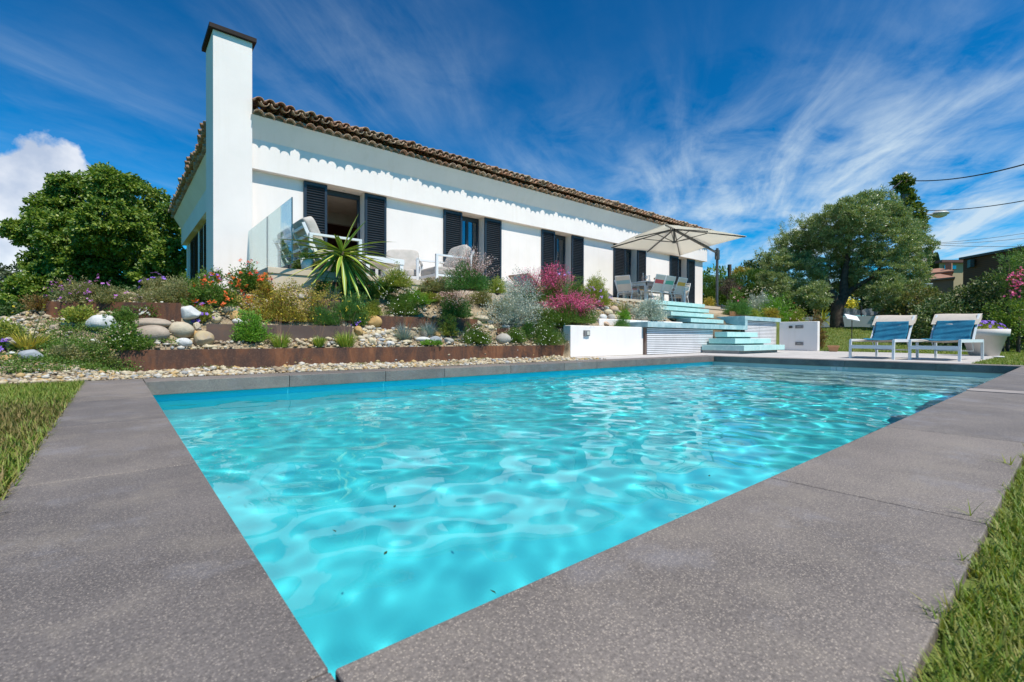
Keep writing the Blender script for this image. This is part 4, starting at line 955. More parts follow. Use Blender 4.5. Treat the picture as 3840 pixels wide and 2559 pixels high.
p, w, h = place(c2_, 1360, 1070, 62, 88); bush('pale blue plumbago at the terrace corner', 'flowering plant', p, w, h, 'lime', 500, .026, .014, shell=.3, flowers=[('blue', 3, .012, 5, 16, 1.0)], name='plumbago_bush')
p, w, h = place(c2_, 1330, 1440, 265, 112); bush('large yellow and rust leaved bush with bare branches in the middle of the rockery', 'shrub', p, w, h, 'yellow', 3600, .018, .012, shell=.25, lump=.26, flowers=[('yellow', 50, .009, 5)], ry=w*.22, name='golden_bush')
p, w, h = place(c2_, 1840, 1205, 108, 58); tuft('blue grey tuft above the short brown edging under the yucca', 'plant', p, w, h, 'blue', 420, .006, 1.2, .1, 'blue_tuft', 'blue grey tufts of the rockery')
p, w, h = place(c2_, 1780, 1480, 92, 66); bush('feathery green plant left of the yellow flower spikes', 'plant', p, w, h, 'feather', 1500, .030, .004, name='feathery_plant', up=.8)
p, w, h = place(c2_, 2020, 1440, 125, 100); bush('taller feathery green plant with small yellow flower spikes', 'plant', p, w, h, 'feather', 2600, .030, .005, name='feathery_plant', up=.8, flowers=[('yellow', 26, .008, 5, 3, 1.1)])
p, w, h = place(c3z, 560, 1375, 78, 62); bush('rounded yellow green bush above the large ochre boulder', 'shrub', p, w, h, 'lime', 1300, .014, .009)
DG = 'white daisy mounds'
for cf, x, y, w0, h0, n_, lb in ((c3z, 600, 1200, 115, 52, 1100, 'daisy mound just right of the yucca leaves'), (c3z, 900, 1372, 165, 78, 2400, 'large daisy mound spilling over the rusty edging'),
        (c5_, 640, 972, 115, 62, 1500, 'daisy mound behind the long edging left of the big grey boulder'), (c5_, 1120, 955, 85, 55, 1000, 'small daisy mound right of the big grey boulder'),
        (c5_, 1520, 985, 135, 85, 2000, 'daisy mound spilling over the right end of the long rusty edging'), (c5_, 1640, 760, 90, 40, 900, 'daisy mound at the foot of the magenta flowers')):
    p, w, h = place(cf, x, y, w0, h0); bush(lb, 'flowering plant', p, w, h, 'green', n_, .016, .006, shell=.2, flowers=[('white', n_//17, .0085, 7, 1, 1.08)], name='daisy_mound', group=DG)
p, w, h = place(c3z, 1000, 1255, 135, 42); bush('bright green spreading mat behind the large daisy mound', 'ground cover', p, w, h, 'bright', 2200, .014, .009, name='green_mat')
p, w, h = place(c3z, 830, 1075, 95, 62); bush('willowy yellow green shrub under the coffee table', 'shrub', p, w, h, 'lime', 700, .026, .009, shell=.2, name='willowy_shrub', up=.8)
p, w, h = place(c3z, 1430, 1405, 155, 130); gaura('white flowering gaura behind the right end of the daisy edging', p, w, h, 'palepink', 110, nf=9, r=.0112, leaf='feather', lw=1500)
p, w, h = place(c3z, 1610, 1110, 235, 150); gaura('large pale pink gaura in front of the right armchair', p, w, h, 'palepink', 150, nf=9, r=.0105, leaf='feather', lw=2000)
p, w, h = place(c3z, 1900, 1140, 66, 46); bush('yellow green shrub with cream heads right of the pale gaura', 'shrub', p, w, h, 'lime', 800, .016, .010, flowers=[('cream', 20, .006, 5, 3)])
p, w, h = place(c3z, 1160, 1120, 40, 35); bush('small rosette of reddish green leaves by the hose', 'succulent', p, w, h, 'red', 160, .03, .018, name='succulent_rosette')
p, w, h = place(c3z, 2050, 1470, 225, 140); bush('big silver grey bush with cream button flowers in the middle', 'shrub', p, w, h, 'silver', 14000, .021, .011, shell=.45, lump=.14, flowers=[('cream', 170, .006, 5, 3)], name='silver_bush')
p, w, h = place(c5_, 1075, 760, 60, 42); bush('small blue green bush at the foot of the big silver one', 'shrub', p, w, h, 'blue', 700, .016, .007)
p, w, h = place(c7_, 600, 735, 215, 125); gaura('light pink gaura left of the magenta one by the blue chair', p, w, h, 'pink', 110, nf=8, r=.011, lw=900)
p, w, h = place(c7_, 870, 735, 190, 140); gaura('dense magenta gaura below the third pair of shutters', p, w, h, 'pink', 160, nf=12, r=.0125, lw=900)
p, w, h = place(c7_, 1080, 985, 260, 118); gaura('wide magenta gaura above the left end of the white garden wall', p, w, h, 'pink', 230, nf=12, r=.013, lw=3000)
for cx, cy, w0, h0, lb in ((1725, 582, 86, 72, 'round blue grey tuft in front of the daisy edging, left of two'), (2040, 524, 88, 64, 'blue grey tuft against the daisy edging, right of two')):
    p, w, h = place(c4_, cx, cy, w0, h0); tuft(lb, 'plant', p, w, h, 'blue', 420, .006, 1.25, .1, 'blue_tuft', 'blue grey tufts of the rockery', stalks=5, stalkm='stem', stalkh=1.7)
p, w, h = place(c4_, 2290, 535, 66, 66); bush('upright yellow green shrub right of the blue grey tufts', 'shrub', p, w, h, 'lime', 700, .016, .012)
p, w, h = place(c5_, 1270, 905, 66, 62); bush('dark green upright bush behind the big grey boulder', 'shrub', p, w, h, 'feather', 1500, .022, .005, up=1.)
p, w, h = place(c5_, 60, 988, 80, 14); bush('flat bright green mat on the lip of the rusty edging', 'ground cover', p, w, h, 'bright', 900, .010, .006, name='green_mat')
p, w, h = place(c7_, 1390, 775, 110, 70); bush('yellow green bush with lilac flower heads left of the dining set', 'flowering plant', p, w, h, 'lime', 1200, .030, .010, shell=.2, flowers=[('lilac', 9, .013, 5, 14, .95)], name='agapanthus_plant', up=.8)
p, w, h = place(c7_, 1150, 720, 90, 46); bush('green plant with pale lilac heads behind the magenta flowers', 'flowering plant', p, w, h, 'green', 800, .026, .009, flowers=[('lilac', 3, .012, 5, 12)], up=.8, name='agapanthus_plant')
p, w, h = place(c7_, 1010, 640, 60, 82); tuft('tall thin stems with single lilac heads below the third shutters', 'flowering plant', p, w, h, 'green', 40, .006, .5, .4, 'garlic_plant', stalks=6, stalkm='stem', stalkh=1.1, fl=('lilac', .022))
p, w, h = place(c7_, 1680, 852, 66, 62); tuft('green grass tuft left of the right silver bush', 'plant', p, w, h, 'dry', 260, .006, .9, .6, 'grass_tuft')
p, w, h = place(c6_, 790, 285, 152, 102); bush('silver grey bush with tiny cream flowers left of the upper steps', 'shrub', p, w, h, 'silver', 11000, .024, .013, shell=.45, flowers=[('cream', 170, .007, 5, 3)], name='silver_bush')
p, w, h = place(c7_, 1690, 935, 66, 26); bush('low bright green bush beside the stone pile', 'shrub', p, w, h, 'bright', 700, .022, .012)
gp = on(2331, 1222, 'Y', 6.56)
bush('clipped round green bush on top of the white garden wall', 'shrub', (gp[0], 6.56, .58), .44, .20, 'feather', 2600, .018, .005, shell=.7, lump=.03, name='clipped_bush', ry=.14)
# left upper garden
p, w, h = place(c1_, 1050, 672, 235, 72); bush('dry heather with mauve flowers above the far left edging', 'flowering plant', p, w, h, 'dry', 3000, .022, .007, shell=.1, lump=.3, flowers=[('mauve', 26, .011, 5, 4, 1.1)], name='heather_bush', ry=w*.25)
p, w, h = place(c1_, 1760, 690, 170, 70); bush('dry green bush right of the mauve heather', 'shrub', p, w, h, 'dry', 3000, .018, .007, shell=.1, lump=.25, name='dry_bush', ry=w*.25)
p, w, h = place(c1_, 1690, 560, 105, 62); bush('violet petunias left of the side shutters', 'flowering plant', p, w, h, 'dry', 700, .022, .010, flowers=[('violet', 13, .026, 5, 1, 1.1)], name='petunia_plant')
p, w, h = place(c2_, 560, 1020, 66, 36); bush('violet petunias at the foot of the chimney', 'flowering plant', p, w, h, 'green', 300, .022, .012, flowers=[('violet', 12, .024, 5, 1, 1.1)], name='petunia_plant')
p, w, h = place(c1_, 760, 668, 60, 60); tuft('yellow flower stalks above the far left edging', 'flowering plant', p, w, h, 'dry', 40, .008, .4, .3, 'stalk_plant', stalks=9, stalkm='stem', stalkh=1.25, fl=('yellow', .022))
p, w, h = place(c4_, 1170, 405, 46, 22); bush('tiny purple petunia left of the large ochre boulder', 'flowering plant', p, w, h, 'green', 160, .022, .012, flowers=[('violet', 8, .018, 5)], name='petunia_plant')
p, w, h = place(c2_, 930, 950, 50, 40); tuft('wispy green tuft at the foot of the glass screen', 'plant', p, w, h, 'feather', 60, .006, .8, .6, 'grass_tuft')
# wispy grasses in front of the yucca
p, w, h = place(c2_, 1640, 1065, 70, 105); tuft('wispy pale grass left of the yucca trunk', 'plant', p, w, h, 'dry', 70, .004, .7, .9, 'grass_tuft')
# more plants filling the slope, each its own kind
for cf, x, y, w0, h0, lf, kw, lb in (
  (c3z, 330, 1200, 110, 60, 'green', dict(flowers=[('cream', 30, .008, 5)]), 'dark green bush directly below the yucca crown'),
  (c3z, 700, 1130, 110, 55, 'green', dict(flowers=[('white', 50, .0085, 7)]), 'white dotted bush between yucca leaves and garden hose'),
  (c3z, 1240, 1120, 110, 50, 'dry', {}, 'brownish spiky shrub left of the large pale gaura'),
  (c3z, 1180, 1230, 90, 45, 'lime', {}, 'soft yellow green bush left of the lower white gaura'),
  (c3z, 1720, 1260, 110, 60, 'dry', dict(flowers=[('palepink', 50, .008, 4)]), 'dry bush with faint pink flowers left of the big silver bush'),
  (c3z, 2020, 1180, 130, 55, 'silver', dict(flowers=[('cream', 60, .007, 5, 3)]), 'silvery shrub behind the big silver bush'),
  (c3z, 40, 1160, 90, 70, 'green', {}, 'green bush at the foot of the yucca on its left'),
  (c2_, 1500, 1010, 90, 80, 'green', dict(flowers=[('blue', 3, .010, 5, 12)]), 'upright green bush between the basket and the yucca'),
  (c2_, 1150, 1230, 70, 90, 'yellow', {}, 'twiggy rust leaved shrub left of the golden bush'),
  (c2_, 2170, 1420, 90, 70, 'lime', {}, 'yellow green bush behind the ochre boulder'),
  (c7_, 1050, 730, 120, 60, 'green', {}, 'green bush between the magenta gauras and the lilac flowers'),
  (c7_, 1330, 700, 110, 70, 'lime', dict(up=.9), 'tall yellow green leaves beside the lilac heads'),
  (c7_, 720, 960, 110, 50, 'dry', dict(flowers=[('white', 40, .0085, 7)]), 'dry bush with white dots right of the big silver bush'),
  (c7_, 880, 990, 110, 60, 'green', {}, 'green bush under the wide magenta gaura on its left'),
  (c7_, 260, 860, 60, 60, 'lime', {}, 'yellow green sprigs inside the left edge of the big silver bush'),
  (c1_, 1180, 690, 160, 40, 'dry', {}, 'low dry shrub on top of the far left edging'),
  (c1_, 1950, 640, 120, 60, 'dry', {}, 'dry twiggy bush left of the orange lantana'),
  (c1_, 2120, 560, 110, 50, 'green', {}, 'green bush between violet petunias and orange lantana'),
  (c1_, 1380, 1180, 120, 40, 'green', {}, 'low green bush at the foot of the big oval boulder'),
  (c1_, 430, 760, 90, 70, 'red', {}, 'rusty fern like bush left of the far left edging'),
  (c1_, 1050, 1330, 120, 70, 'dry', {}, 'sprawling dry weed at the left end of the long rusty edging'),
  (c1_, 700, 1290, 130, 50, 'dry', {}, 'sprawling dry weed on the left slope above the lawn')):
    p, w, h = place(cf, x, y, w0, h0); bush(lb, 'shrub', p, w, h, lf, 900, .022, .010, shell=.25, lump=.24, **kw)
# creeping ground cover (stuff)
def f_creep(g_, n, xr, yr):
    P = np.array([at(*c1_(g_.uniform(*xr), g_.uniform(*yr))) for _ in range(n)]); return P
g_ = newg(); mb = M()
blobs = [((420, 1050), (880, 1180), 60), ((520, 980), (1100, 1320), 90), ((880, 1100), (1150, 1400), 60), ((1050, 1420), (1300, 1440), 30), ((0, 200), (930, 1060), 20), ((1100, 1700), (740, 840), 30), ((1080, 1250), (940, 1000), 10), ((1350, 1900), (1040, 1130), 18), ((60, 500), (1230, 1330), 14), ((0, 820), (1290, 1440), 26)]
for xr, yr, n_ in blobs:
    cs = f_creep(g_, int(n_*1.5), xr, yr)
    for c_ in cs:
        k = 60; P = c_+g_.normal(0, 1, (k, 3))*[.055, .055, .012]+[0, 0, .025]; leaves(mb, P, unit(g_.normal(size=(k, 3))+[0, 0, .6]), .016, .011, g_)
for _ in range(60):
    c_ = at(*c5_(g_.uniform(100, 1650), g_.uniform(600, 965))); k = 50
    P = c_+g_.normal(0, 1, (k, 3))*[.05, .05, .012]+[0, 0, .02]; leaves(mb, P, unit(g_.normal(size=(k, 3))+[0, 0, .6]), .018, .010, g_)
tag(mb.build('creeping_plants', LM['green']), kind='stuff')
g_ = newg(); mb = M()
x = g_.uniform(-.9, 6.6, 900); y = g_.uniform(5.5, 7.7, 900); k = noise2(x*1.4+2, y*2) > .5; x, y = x[k], y[k]; k = (x < 1.7)|(y < 7.65); x, y = x[k], y[k]
for a, b_ in zip(x, y):
    n_ = 26; P = np.array([a, b_, float(Gz(a, b_))])+g_.normal(0, 1, (n_, 3))*[.03, .03, .008]+[0, 0, .015]; leaves(mb, P, unit(g_.normal(size=(n_, 3))+[0, 0, .8]), .016, .007, g_)
tag(mb.build('small_weeds', LM['dry']), kind='stuff')
# ------------------------------------------------------------------ yucca
yp = at(1300, 1098); YU = thing('yucca', 'large yucca with striped yellow green sword leaves in front of the terrace', 'yucca', yp)
ydep = depth(yp); crown = on(1283, 945, 'Y', yp[1])-yp
mb = M(); mb.tube([(0, 0, -.05), (.01, 0, crown[2]*.4), (crown[0]*.7, .0, crown[2]*.75), (crown[0], 0, crown[2])], [.055, .05, .045, .05], 10); mb.build('trunk', mat('yucca_bark', (.16, .11, .07), (.08, .055, .04), bump=.8, bscale=40), YU)
mt_yl, nt, b, o = newmat('yucca_leaf')
uvn = nt.nodes.new('ShaderNodeAttribute'); uvn.attribute_name = 'across'
nt.links.new(mixc(nt, ramp(nt, uvn.outputs['Fac'], [(.5, 0), (.72, 1)]), (.16, .27, .03), (.62, .60, .12)), b.inputs['Base Color']); b.inputs['Roughness'].default_value = .42
g_ = np.random.default_rng(77)
def sword(mb, acc, base, d, L, w, droop, seg=7):
    p = np.array(base, float); d = np.array(d, float); d /= np.linalg.norm(d); s_ = np.cross(d, (0, 0, 1.)); s_ = s_/(np.linalg.norm(s_)+1e-6) if np.linalg.norm(s_) > .05 else np.array((1., 0, 0))
    V = []
    for k in range(seg+1):
        t = k/seg; ww = w*(.55+1.6*t*(1-t)) if t < .5 else w*(.95*(1-((t-.5)/.5)**1.4)); ww = max(ww, .001)
        up = np.cross(s_, d); V += [p-s_*ww/2+up*ww*.18, p-s_*ww*.28, p, p+s_*ww*.28, p+s_*ww/2+up*ww*.18]; acc.extend([1, .2, 0, .2, 1])
        d = d-np.array((0, 0, 1.))*droop/seg; d /= np.linalg.norm(d); p = p+d*L/seg
    mb.add(V, [(5*k+j, 5*k+j+1, 5*k+6+j, 5*k+5+j) for k in range(seg) for j in range(4)], True)
# the leaves that show most, aimed by their tips; then a fan of lower ones
tips = [(2105, 330), (2175, 400), (2281, 590+60), (1410, 860), (1640, 545), (1905, 540), (1420, 760), (1735, 955), (2050, 1160), (2281, 870), (2240, 1060), (1925, 1090), (1525, 910), (1500, 835), (1790, 1040), (1930, 1000), (2100, 1025), (2330, 975), (1560, 930), (2420, 870), (2500, 900), (2440, 960), (2380, 1100), (1640, 910), (1450, 800), (1850, 880)]
rv = R2
cw = crown+yp
mb = M(); acc = []
for i, (tx, ty) in enumerate(tips):
    fx, fy = c2_(tx, ty); dep = depth(cw)+g_.uniform(-.30, .12)
    if (fx-1283)**2+(fy-945)**2 < 60**2: dep = depth(cw)-.35
    T_ = np.array([0, 0, CAMH])+ray(fx, fy)*dep; v = T_-cw; L = np.linalg.norm(v); L = max(L, .35)
    dr = .22 if v[2] > -.05 else .30
    d0 = v/L+np.array((0, 0, dr*.55)); sword(mb, acc, crown+unit(v[None])[0]*.03, d0, L*1.08, .072, dr)
for i in range(80):
    a = g_.uniform(0, 6.28); el = g_.uniform(-1.15, .45); L = g_.uniform(.70, 1.05)
    d = np.array((math.cos(a)*math.cos(el), math.sin(a)*math.cos(el), math.sin(el))); sword(mb, acc, crown+d*.03+[0, 0, g_.uniform(-.12, .02)], d, L, .062, .40)
yo = mb.build('leaves', mt_yl, YU); at_ = yo.data.attributes.new('across', 'FLOAT', 'POINT'); at_.data.foreach_set('value', np.array(acc, np.float32))
# ------------------------------------------------------------------ lawns (blades near the camera)
mt_gr = leafmat('grass_blades', [(.09, .17, .015), (.15, .24, .025), (.21, .27, .035), (.30, .28, .07), (.11, .20, .02)], .25, .55)
mt_gr2 = leafmat('grass_blades_dry', [(.13, .14, .03), (.20, .17, .05), (.28, .20, .08), (.09, .11, .02), (.16, .15, .04)], .25, .6)
def grass(name, x, y, h, w, seed, mt_, lean=.55):
    g_ = np.random.default_rng(seed); n = len(x); z = Gz(x, y)-.02; base = np.stack([x, y, z], 1); a = g_.uniform(0, 6.28, n); th = g_.uniform(0, lean, n); hh = h*g_.uniform(.5, 1.15, n)
    hd = np.stack([np.cos(a), np.sin(a), np.zeros(n)], 1); s_ = np.stack([-np.sin(a), np.cos(a), np.zeros(n)], 1); W_ = (np.broadcast_to(w, (n,))*g_.uniform(.7, 1.2, n))[:, None]
    m_ = base+hd*(np.sin(th)*hh*.5)[:, None]+[0, 0, 1]*(np.cos(th)*hh*.55)[:, None]; t_ = m_+hd*(np.sin(th+.5)*hh*.5)[:, None]+[0, 0, 1]*(np.cos(th+.5)*hh*.5)[:, None]
    V = np.stack([base-s_*W_*.5, base+s_*W_*.5, m_+s_*W_*.42, m_-s_*W_*.42, t_], 1)
    mb = M(); k = np.arange(n)*5
    mb.add(V.reshape(-1, 3), np.stack([k, k+1, k+2, k+3], 1), True); mb.f.append(np.stack([k+3, k+2, k+4], 1)); mb.sm.append(True)
    return tag(mb.build(name, mt_), kind='stuff')
g_ = np.random.default_rng(9)
ye = PY0-.43; xl = PX0-CW
# right near strip, denser towards the camera
x = .66+(g_.uniform(0, 1, 60000)**1.7)*4.2; y = ye-.012+.012*np.sin(x*23)+.010*np.sin(x*51+1)+.008*np.sin(x*97)-(g_.uniform(0, 1, 60000)**1.3)*.9+g_.normal(0, .008, 60000)
grass('lawn_grass_front', x, y, .040, .0028, 21, mt_gr, .9)
x = g_.uniform(4.2, 11.5, 26000); y = ye-g_.uniform(0, 1, 26000)**1.4*2.5+.01; grass('lawn_grass_side', x, y, .05, .008, 22, mt_gr, .8)
x = xl+.012-(g_.uniform(0, 1, 90000)**1.2)*2.2+g_.normal(0, .008, 90000); y = 1.2+g_.uniform(0, 1, 90000)**1.1*4.1; k = x < xl+.012; x, y = x[k], y[k]
nn = np.sin(y*2.2+.5)*.5+np.sin(x*3+y*1.3)*.4+g_.normal(0, .35, len(x))-1.4*smooth(4.3, 5.2, y)
grass('lawn_grass_left', x[nn < .0], y[nn < .0], .055, .0045, 23, mt_gr, .9); grass('lawn_grass_left_dry', x[nn >= .0], y[nn >= .0], .05, .0045, 24, mt_gr2, 1.)
# lawn beyond the deck and on the mound
x = g_.uniform(10.16, 15.6, 24000); y = 1.10-g_.uniform(0, 1, 24000)**1.2*3; grass('lawn_grass_back', x, y, .055, .010, 25, mt_gr, .8)
x = g_.uniform(15.5, 27, 70000); y = g_.uniform(-1.5, 7.5, 70000); e_ = 15.47+(y-1.1)*.39; k = (x > np.where(y < 3.4, e_, 16.42))&((y > 5.0)|(x > 15.47)); grass('mound_grass', x[k], y[k], .06, .014, 26, mt_gr, .8)
for i, (fx, fy) in enumerate(((3770, 1738), (3790, 1745), (3640, 1935))):
    q = on(fx, fy, 'Z', 0); mb = M(); bladeset(mb, (0, 0, 0), 4, .06, .003, np.random.default_rng(i), 1.5, .3); t = mb.build('grass_sprig', mt_gr); t.location = q
    tag(t, ('grass sprig lying on the near coping at the right edge', 'grass sprig creeping onto the coping beside the other', 'tiny grass sprig growing in the joint of the near coping')[i], 'grass sprig')
# ------------------------------------------------------------------ garden furniture
mt_frame = mat('white_aluminium', (.72, .74, .75), (.68, .70, .72), rough=.4)
mt_cush = mat('cushion_fabric', (.50, .46, .42), (.43, .40, .36), scale=9, rough=.95, bump=.5, bscale=260)
mt_sling = mat('sling_fabric', (.56, .50, .43), (.50, .45, .39), scale=12, rough=.9, bump=.3, bscale=300)
mt_slingw = mat('chair_sling', (.62, .58, .54), (.56, .53, .50), rough=.9, bump=.3, bscale=300)
def rot2(a): return np.array([[math.cos(a), -math.sin(a), 0], [math.sin(a), math.cos(a), 0], [0, 0, 1]])
def roty(a): return np.array([[math.cos(a), 0, math.sin(a)], [0, 1, 0], [-math.sin(a), 0, math.cos(a)]])
def cushion(mb, c, sx, sy, sz, R_=None, p=.38, seed=0):
    v = np.sign(IV3)*np.abs(IV3)**p; v = v*(1+.03*noise3(IV3, np.random.default_rng(seed), 6, 3.5))[:, None]*[sx/2, sy/2, sz/2]
    if R_ is not None: v = v@R_.T
    mb.add(v+np.array(c, float), IF3, True)
def armchair(label, loc, rz, w=.85, seats=1, name='armchair', pillow=False):
    """faces +x; w is the seat width"""
    t = thing(name, label, 'sofa' if seats > 1 else 'armchair', loc, rz, None); D_ = .82; y0, y1 = -w/2, w/2; b = .05
    for y in (y0, y1):
        mb = M()
        mb.bar((D_, y, 0), (D_, y, .62), b, b).bar((0, y, 0), (0, y, .62), b, b).bar((0-b/2, y, .62), (D_+b/2, y, .62), b+.002, .035)
        mb.bar((0, y, .03), (D_, y, .03), b*.8, .04)
        mb.build('arm_frame', mt_frame, t)
    mb = M(); mb.box(.02, D_-.01, y0+.03, y1-.03, .20, .24); mb.bar((D_, y0, .22), (D_, y1, .22), .04, .06); mb.build('seat_frame', mt_frame, t)
    mb = M()
    for y in np.linspace(y0+.06, y1-.06, 2*seats): mb.bar((.16, y, .22), (-.10, y, .80), .035, .05)
    for k in range(4): z = .34+k*.135; x = .16-(z-.22)*.45; mb.bar((x, y0+.04, z), (x, y1-.04, z), .02, .05)
    mb.build('back_frame', mt_frame, t)
    sw = (w-.1)/seats
    for k in range(seats):
        yc = y0+.05+sw*(k+.5)
        mb = M(); cushion(mb, (.46, yc, .33), .70, sw*.98, .17, None, .3, k); mb.build('seat_cushion', mt_cush, t)
        mb = M(); cushion(mb, (.10, yc, .66), .20, sw*.97, .58, roty(-rad(24)), .34, k+9); mb.build('back_cushion', mt_cush, t)
    return t
sofa = armchair('white framed outdoor sofa with beige cushions seen from behind through the glass screen', (2.42, 8.92, TZ), 0, 1.9, 2, 'garden_sofa')
a1 = armchair('white framed armchair with beige cushion left of the second pair of shutters', (5.05, 9.95, TZ), rad(-125), .85)
a2 = armchair('white framed armchair seen side on behind the pale pink flowers', (5.80, 8.72, TZ), rad(178), .85)
ct = thing('coffee_table', 'white low coffee table behind the yucca leaves', 'table', (3.95, 8.85, TZ))
mb = M(); mb.box(-.42, .36, -.42, .48, .36, .46); mb.build('table_top', mt_frame, ct, bevel=.004)
for x in (-.37, .31):
    for y in (-.37, .43): mb = M(); mb.box(x-.035, x+.035, y-.035, y+.035, 0, .36); mb.build('leg', mt_frame, ct)
pt = thing('white_pot', 'small white pot at the terrace corner beside the glass screen', 'pot', (2.33, 7.86, TZ))
mb = M(); mb.lathe([(.0, 0), (.075, 0), (.10, .19), (.088, .19), (.08, .12), (0, .12)]); mb.build('pot', mt_frame, pt)
g_ = newg(); mb = M(); P, D = dome(g_, 260, .10, .10, .16, .2); leaves(mb, P+[0, 0, .15], D, .05, .012, g_); mb.build('foliage', LM['green'], pt)
bk = at(1043, 1078); t = thing('basket', 'dark woven basket against the cream terrace wall', 'basket', (bk[0], bk[1], bk[2]))
mb = M()
for k in range(7): mb.lathe([(.10+.004*(k % 2), k*.024), (.112, k*.024+.012), (.10+.004*((k+1) % 2), k*.024+.024)], n=28)
mb.lathe([(0, .01), (.1, .01)]); mb.build('weave', mt_dark, t)
hp = [on(x, y, 'Y', 7.66) for x, y in ((1508, 1066), (1525, 1073), (1545, 1084), (1562, 1093), (1566, 1098), (1552, 1097), (1530, 1093), (1505, 1082), (1488, 1078))]
mb = M(); mb.tube(hp, .012, 8); tag(mb.build('garden_hose', mat('hose_grey', (.30, .34, .34))), 'grey garden hose looped over the terrace edge', 'hose')
# dining set
tb = thing('dining_table', 'white dining table under the square parasol', 'table', (13.9, 9.2, TZ))
mb = M()
for k in range(9): mb.box(-1.2+k*.268, -1.2+k*.268+.262, -.5, .5, .71, .74)
mb.build('table_top', mt_frame, tb)
mb = M(); mb.box(-1.12, 1.12, -.44, -.41, .61, .705).box(-1.12, 1.12, .41, .44, .61, .705).box(-1.12, -1.09, -.44, .44, .61, .705).box(1.09, 1.12, -.44, .44, .61, .705); mb.build('apron', mt_frame, tb)
for x in (-1.09, 1.09):
    for y in (-.41, .41): mb = M(); mb.box(x-.045, x+.045, y-.045, y+.045, 0, .61); mb.build('leg', mt_frame, tb)
def dchair(label, loc, rz, stripe, arms=False):
    """faces +y, origin under the back"""
    t = thing('dining_chair', label, 'chair', loc, rz, 'chairs round the dining table'); w = .25; r = .014
    for s_ in (-1, 1):
        mb = M(); mb.tube([(s_*w, -.02, 0), (s_*w, .10, .42), (s_*w, .04, .55), (s_*w, -.09, .90)], r, 6); mb.build('back_post', mt_frame, t)
        mb = M(); mb.tube([(s_*w, .50, 0), (s_*w, .46, .42), (s_*w, .10, .40)], r, 6); mb.build('leg', mt_frame, t)
        if arms: mb = M(); mb.tube([(s_*w, .47, .42), (s_*w, .48, .62), (s_*w, .03, .64)], r, 6); mb.build('arm', mt_frame, t)
    mb = M(); mb.tube([(-w, -.09, .90), (w, -.09, .90)], r, 6).tube([(-w, .47, .41), (w, .47, .41)], r, 6).tube([(-w, .10, .40), (w, .10, .40)], r, 6); mb.build('cross_bar', mt_frame, t)
    def sheet(prof, n_=8):
        xs = np.linspace(-w+.012, w-.012, n_); P = np.array([[(x, y-.01*(1-(x/w)**2), z) for x in xs] for y, z in prof]); return M().grid(P)
    sheet([(.47, .42), (.3, .40), (.12, .405)]).build('seat', mt_slingw, t)
    bp_ = [(.10, .43), (.075, .50), (.045, .56), (.01, .65)]; bu = [(.01, .652), (-.03, .765)]; bt = [(-.03, .767), (-.085, .89)]
    sheet(bp_).build('backrest', mt_slingw, t); sheet(bu).build('stripe', mat('stripe_'+stripe[0], stripe[1], tuple(min(1, c*1.15) for c in stripe[1]), rough=.9), t); sheet(bt).build('headband', mt_slingw, t)
    return t
RED, GRN, YEL, BLU = ('red', (.55, .09, .10)), ('green', (.10, .38, .28)), ('yellow', (.62, .36, .07)), ('blue', (.25, .40, .46))
dchair('dining chair with a red stripe across its back', (12.93, 8.42, TZ), 0, RED)
dchair('dining chair with a green stripe, its back to the pool', (13.46, 8.40, TZ), 0, GRN)
dchair('dining chair with a yellow stripe across its back', (14.12, 8.38, TZ), 0, YEL)
dchair('dining chair with arms and a pale blue stripe at the left end of the table', (12.28, 9.26, TZ), rad(-82), BLU, True)
dchair('dining chair with arms at the far right end of the table', (15.62, 9.2, TZ), rad(90), BLU, True)
for x, s_, lb in ((13.2, GRN, 'green striped chair on the house side of the table, left one'), (13.85, RED, 'red striped chair on the house side of the table, middle one'), (14.5, YEL, 'yellow striped chair on the house side of the table, right one')):
    dchair(lb, (x, 10.05, TZ), rad(180), s_)
TT = TZ+.741
mt_rose, nt, b, o = newmat('rose_glass'); b.inputs['Base Color'].default_value = (.62, .38, .30, 1); b.inputs['Roughness'].default_value = .08; b.inputs['Alpha'].default_value = .8
mt_gl2, nt, b, o = newmat('drinking_glass'); b.inputs['Base Color'].default_value = (.6, .63, .65, 1); b.inputs['Roughness'].default_value = .05; b.inputs['Alpha'].default_value = .45
t = thing('wine_bottle', 'rose wine bottle standing on the dining table', 'bottle', (13.08, 9.1, TT)); mb = M(); mb.lathe([(0, 0), (.040, 0), (.040, .18), (.014, .23), (.014, .27)], n=16); mb.build('bottle', mt_rose, t)
mb = M(); mb.lathe([(.015, .262), (.016, .31), (0, .312)], n=16); mb.build('capsule', mt_frame, t)
for x, y, lb in ((13.32, 9.25, 'slim glass vase right of the wine bottle'), (13.5, 9.15, 'second slim glass vase, nearer the fruit bowl')):
    mb = M(); mb.lathe([(0, 0), (.03, 0), (.045, .08), (.016, .18), (.03, .28)], n=14); o_ = mb.build('glass_vase', mt_gl2); o_.location = (x, y, TT); tag(o_, lb, 'vase', 'glass vases on the dining table')
for x, y, lb in ((12.84, 9.5, 'wine glass at the left end of the dining table'), (12.98, 8.9, 'wine glass left of the wine bottle')):
    mb = M(); mb.lathe([(0, 0), (.035, .002), (.004, .006), (.004, .08), (.035, .11), (.042, .15), (.032, .20)], n=14); o_ = mb.build('wine_glass', mt_gl2); o_.location = (x, y, TT); tag(o_, lb, 'wine glass', 'wine glasses on the dining table')
t = thing('fruit_bowl', 'bowl of reddish fruit on the dining table', 'bowl', (13.75, 9.1, TT)); mb = M(); mb.lathe([(0, 0), (.05, 0), (.12, .06), (.115, .06), (.04, .01)], n=20); mb.build('bowl', mt_frame, t)
mb = M(); g_ = newg()
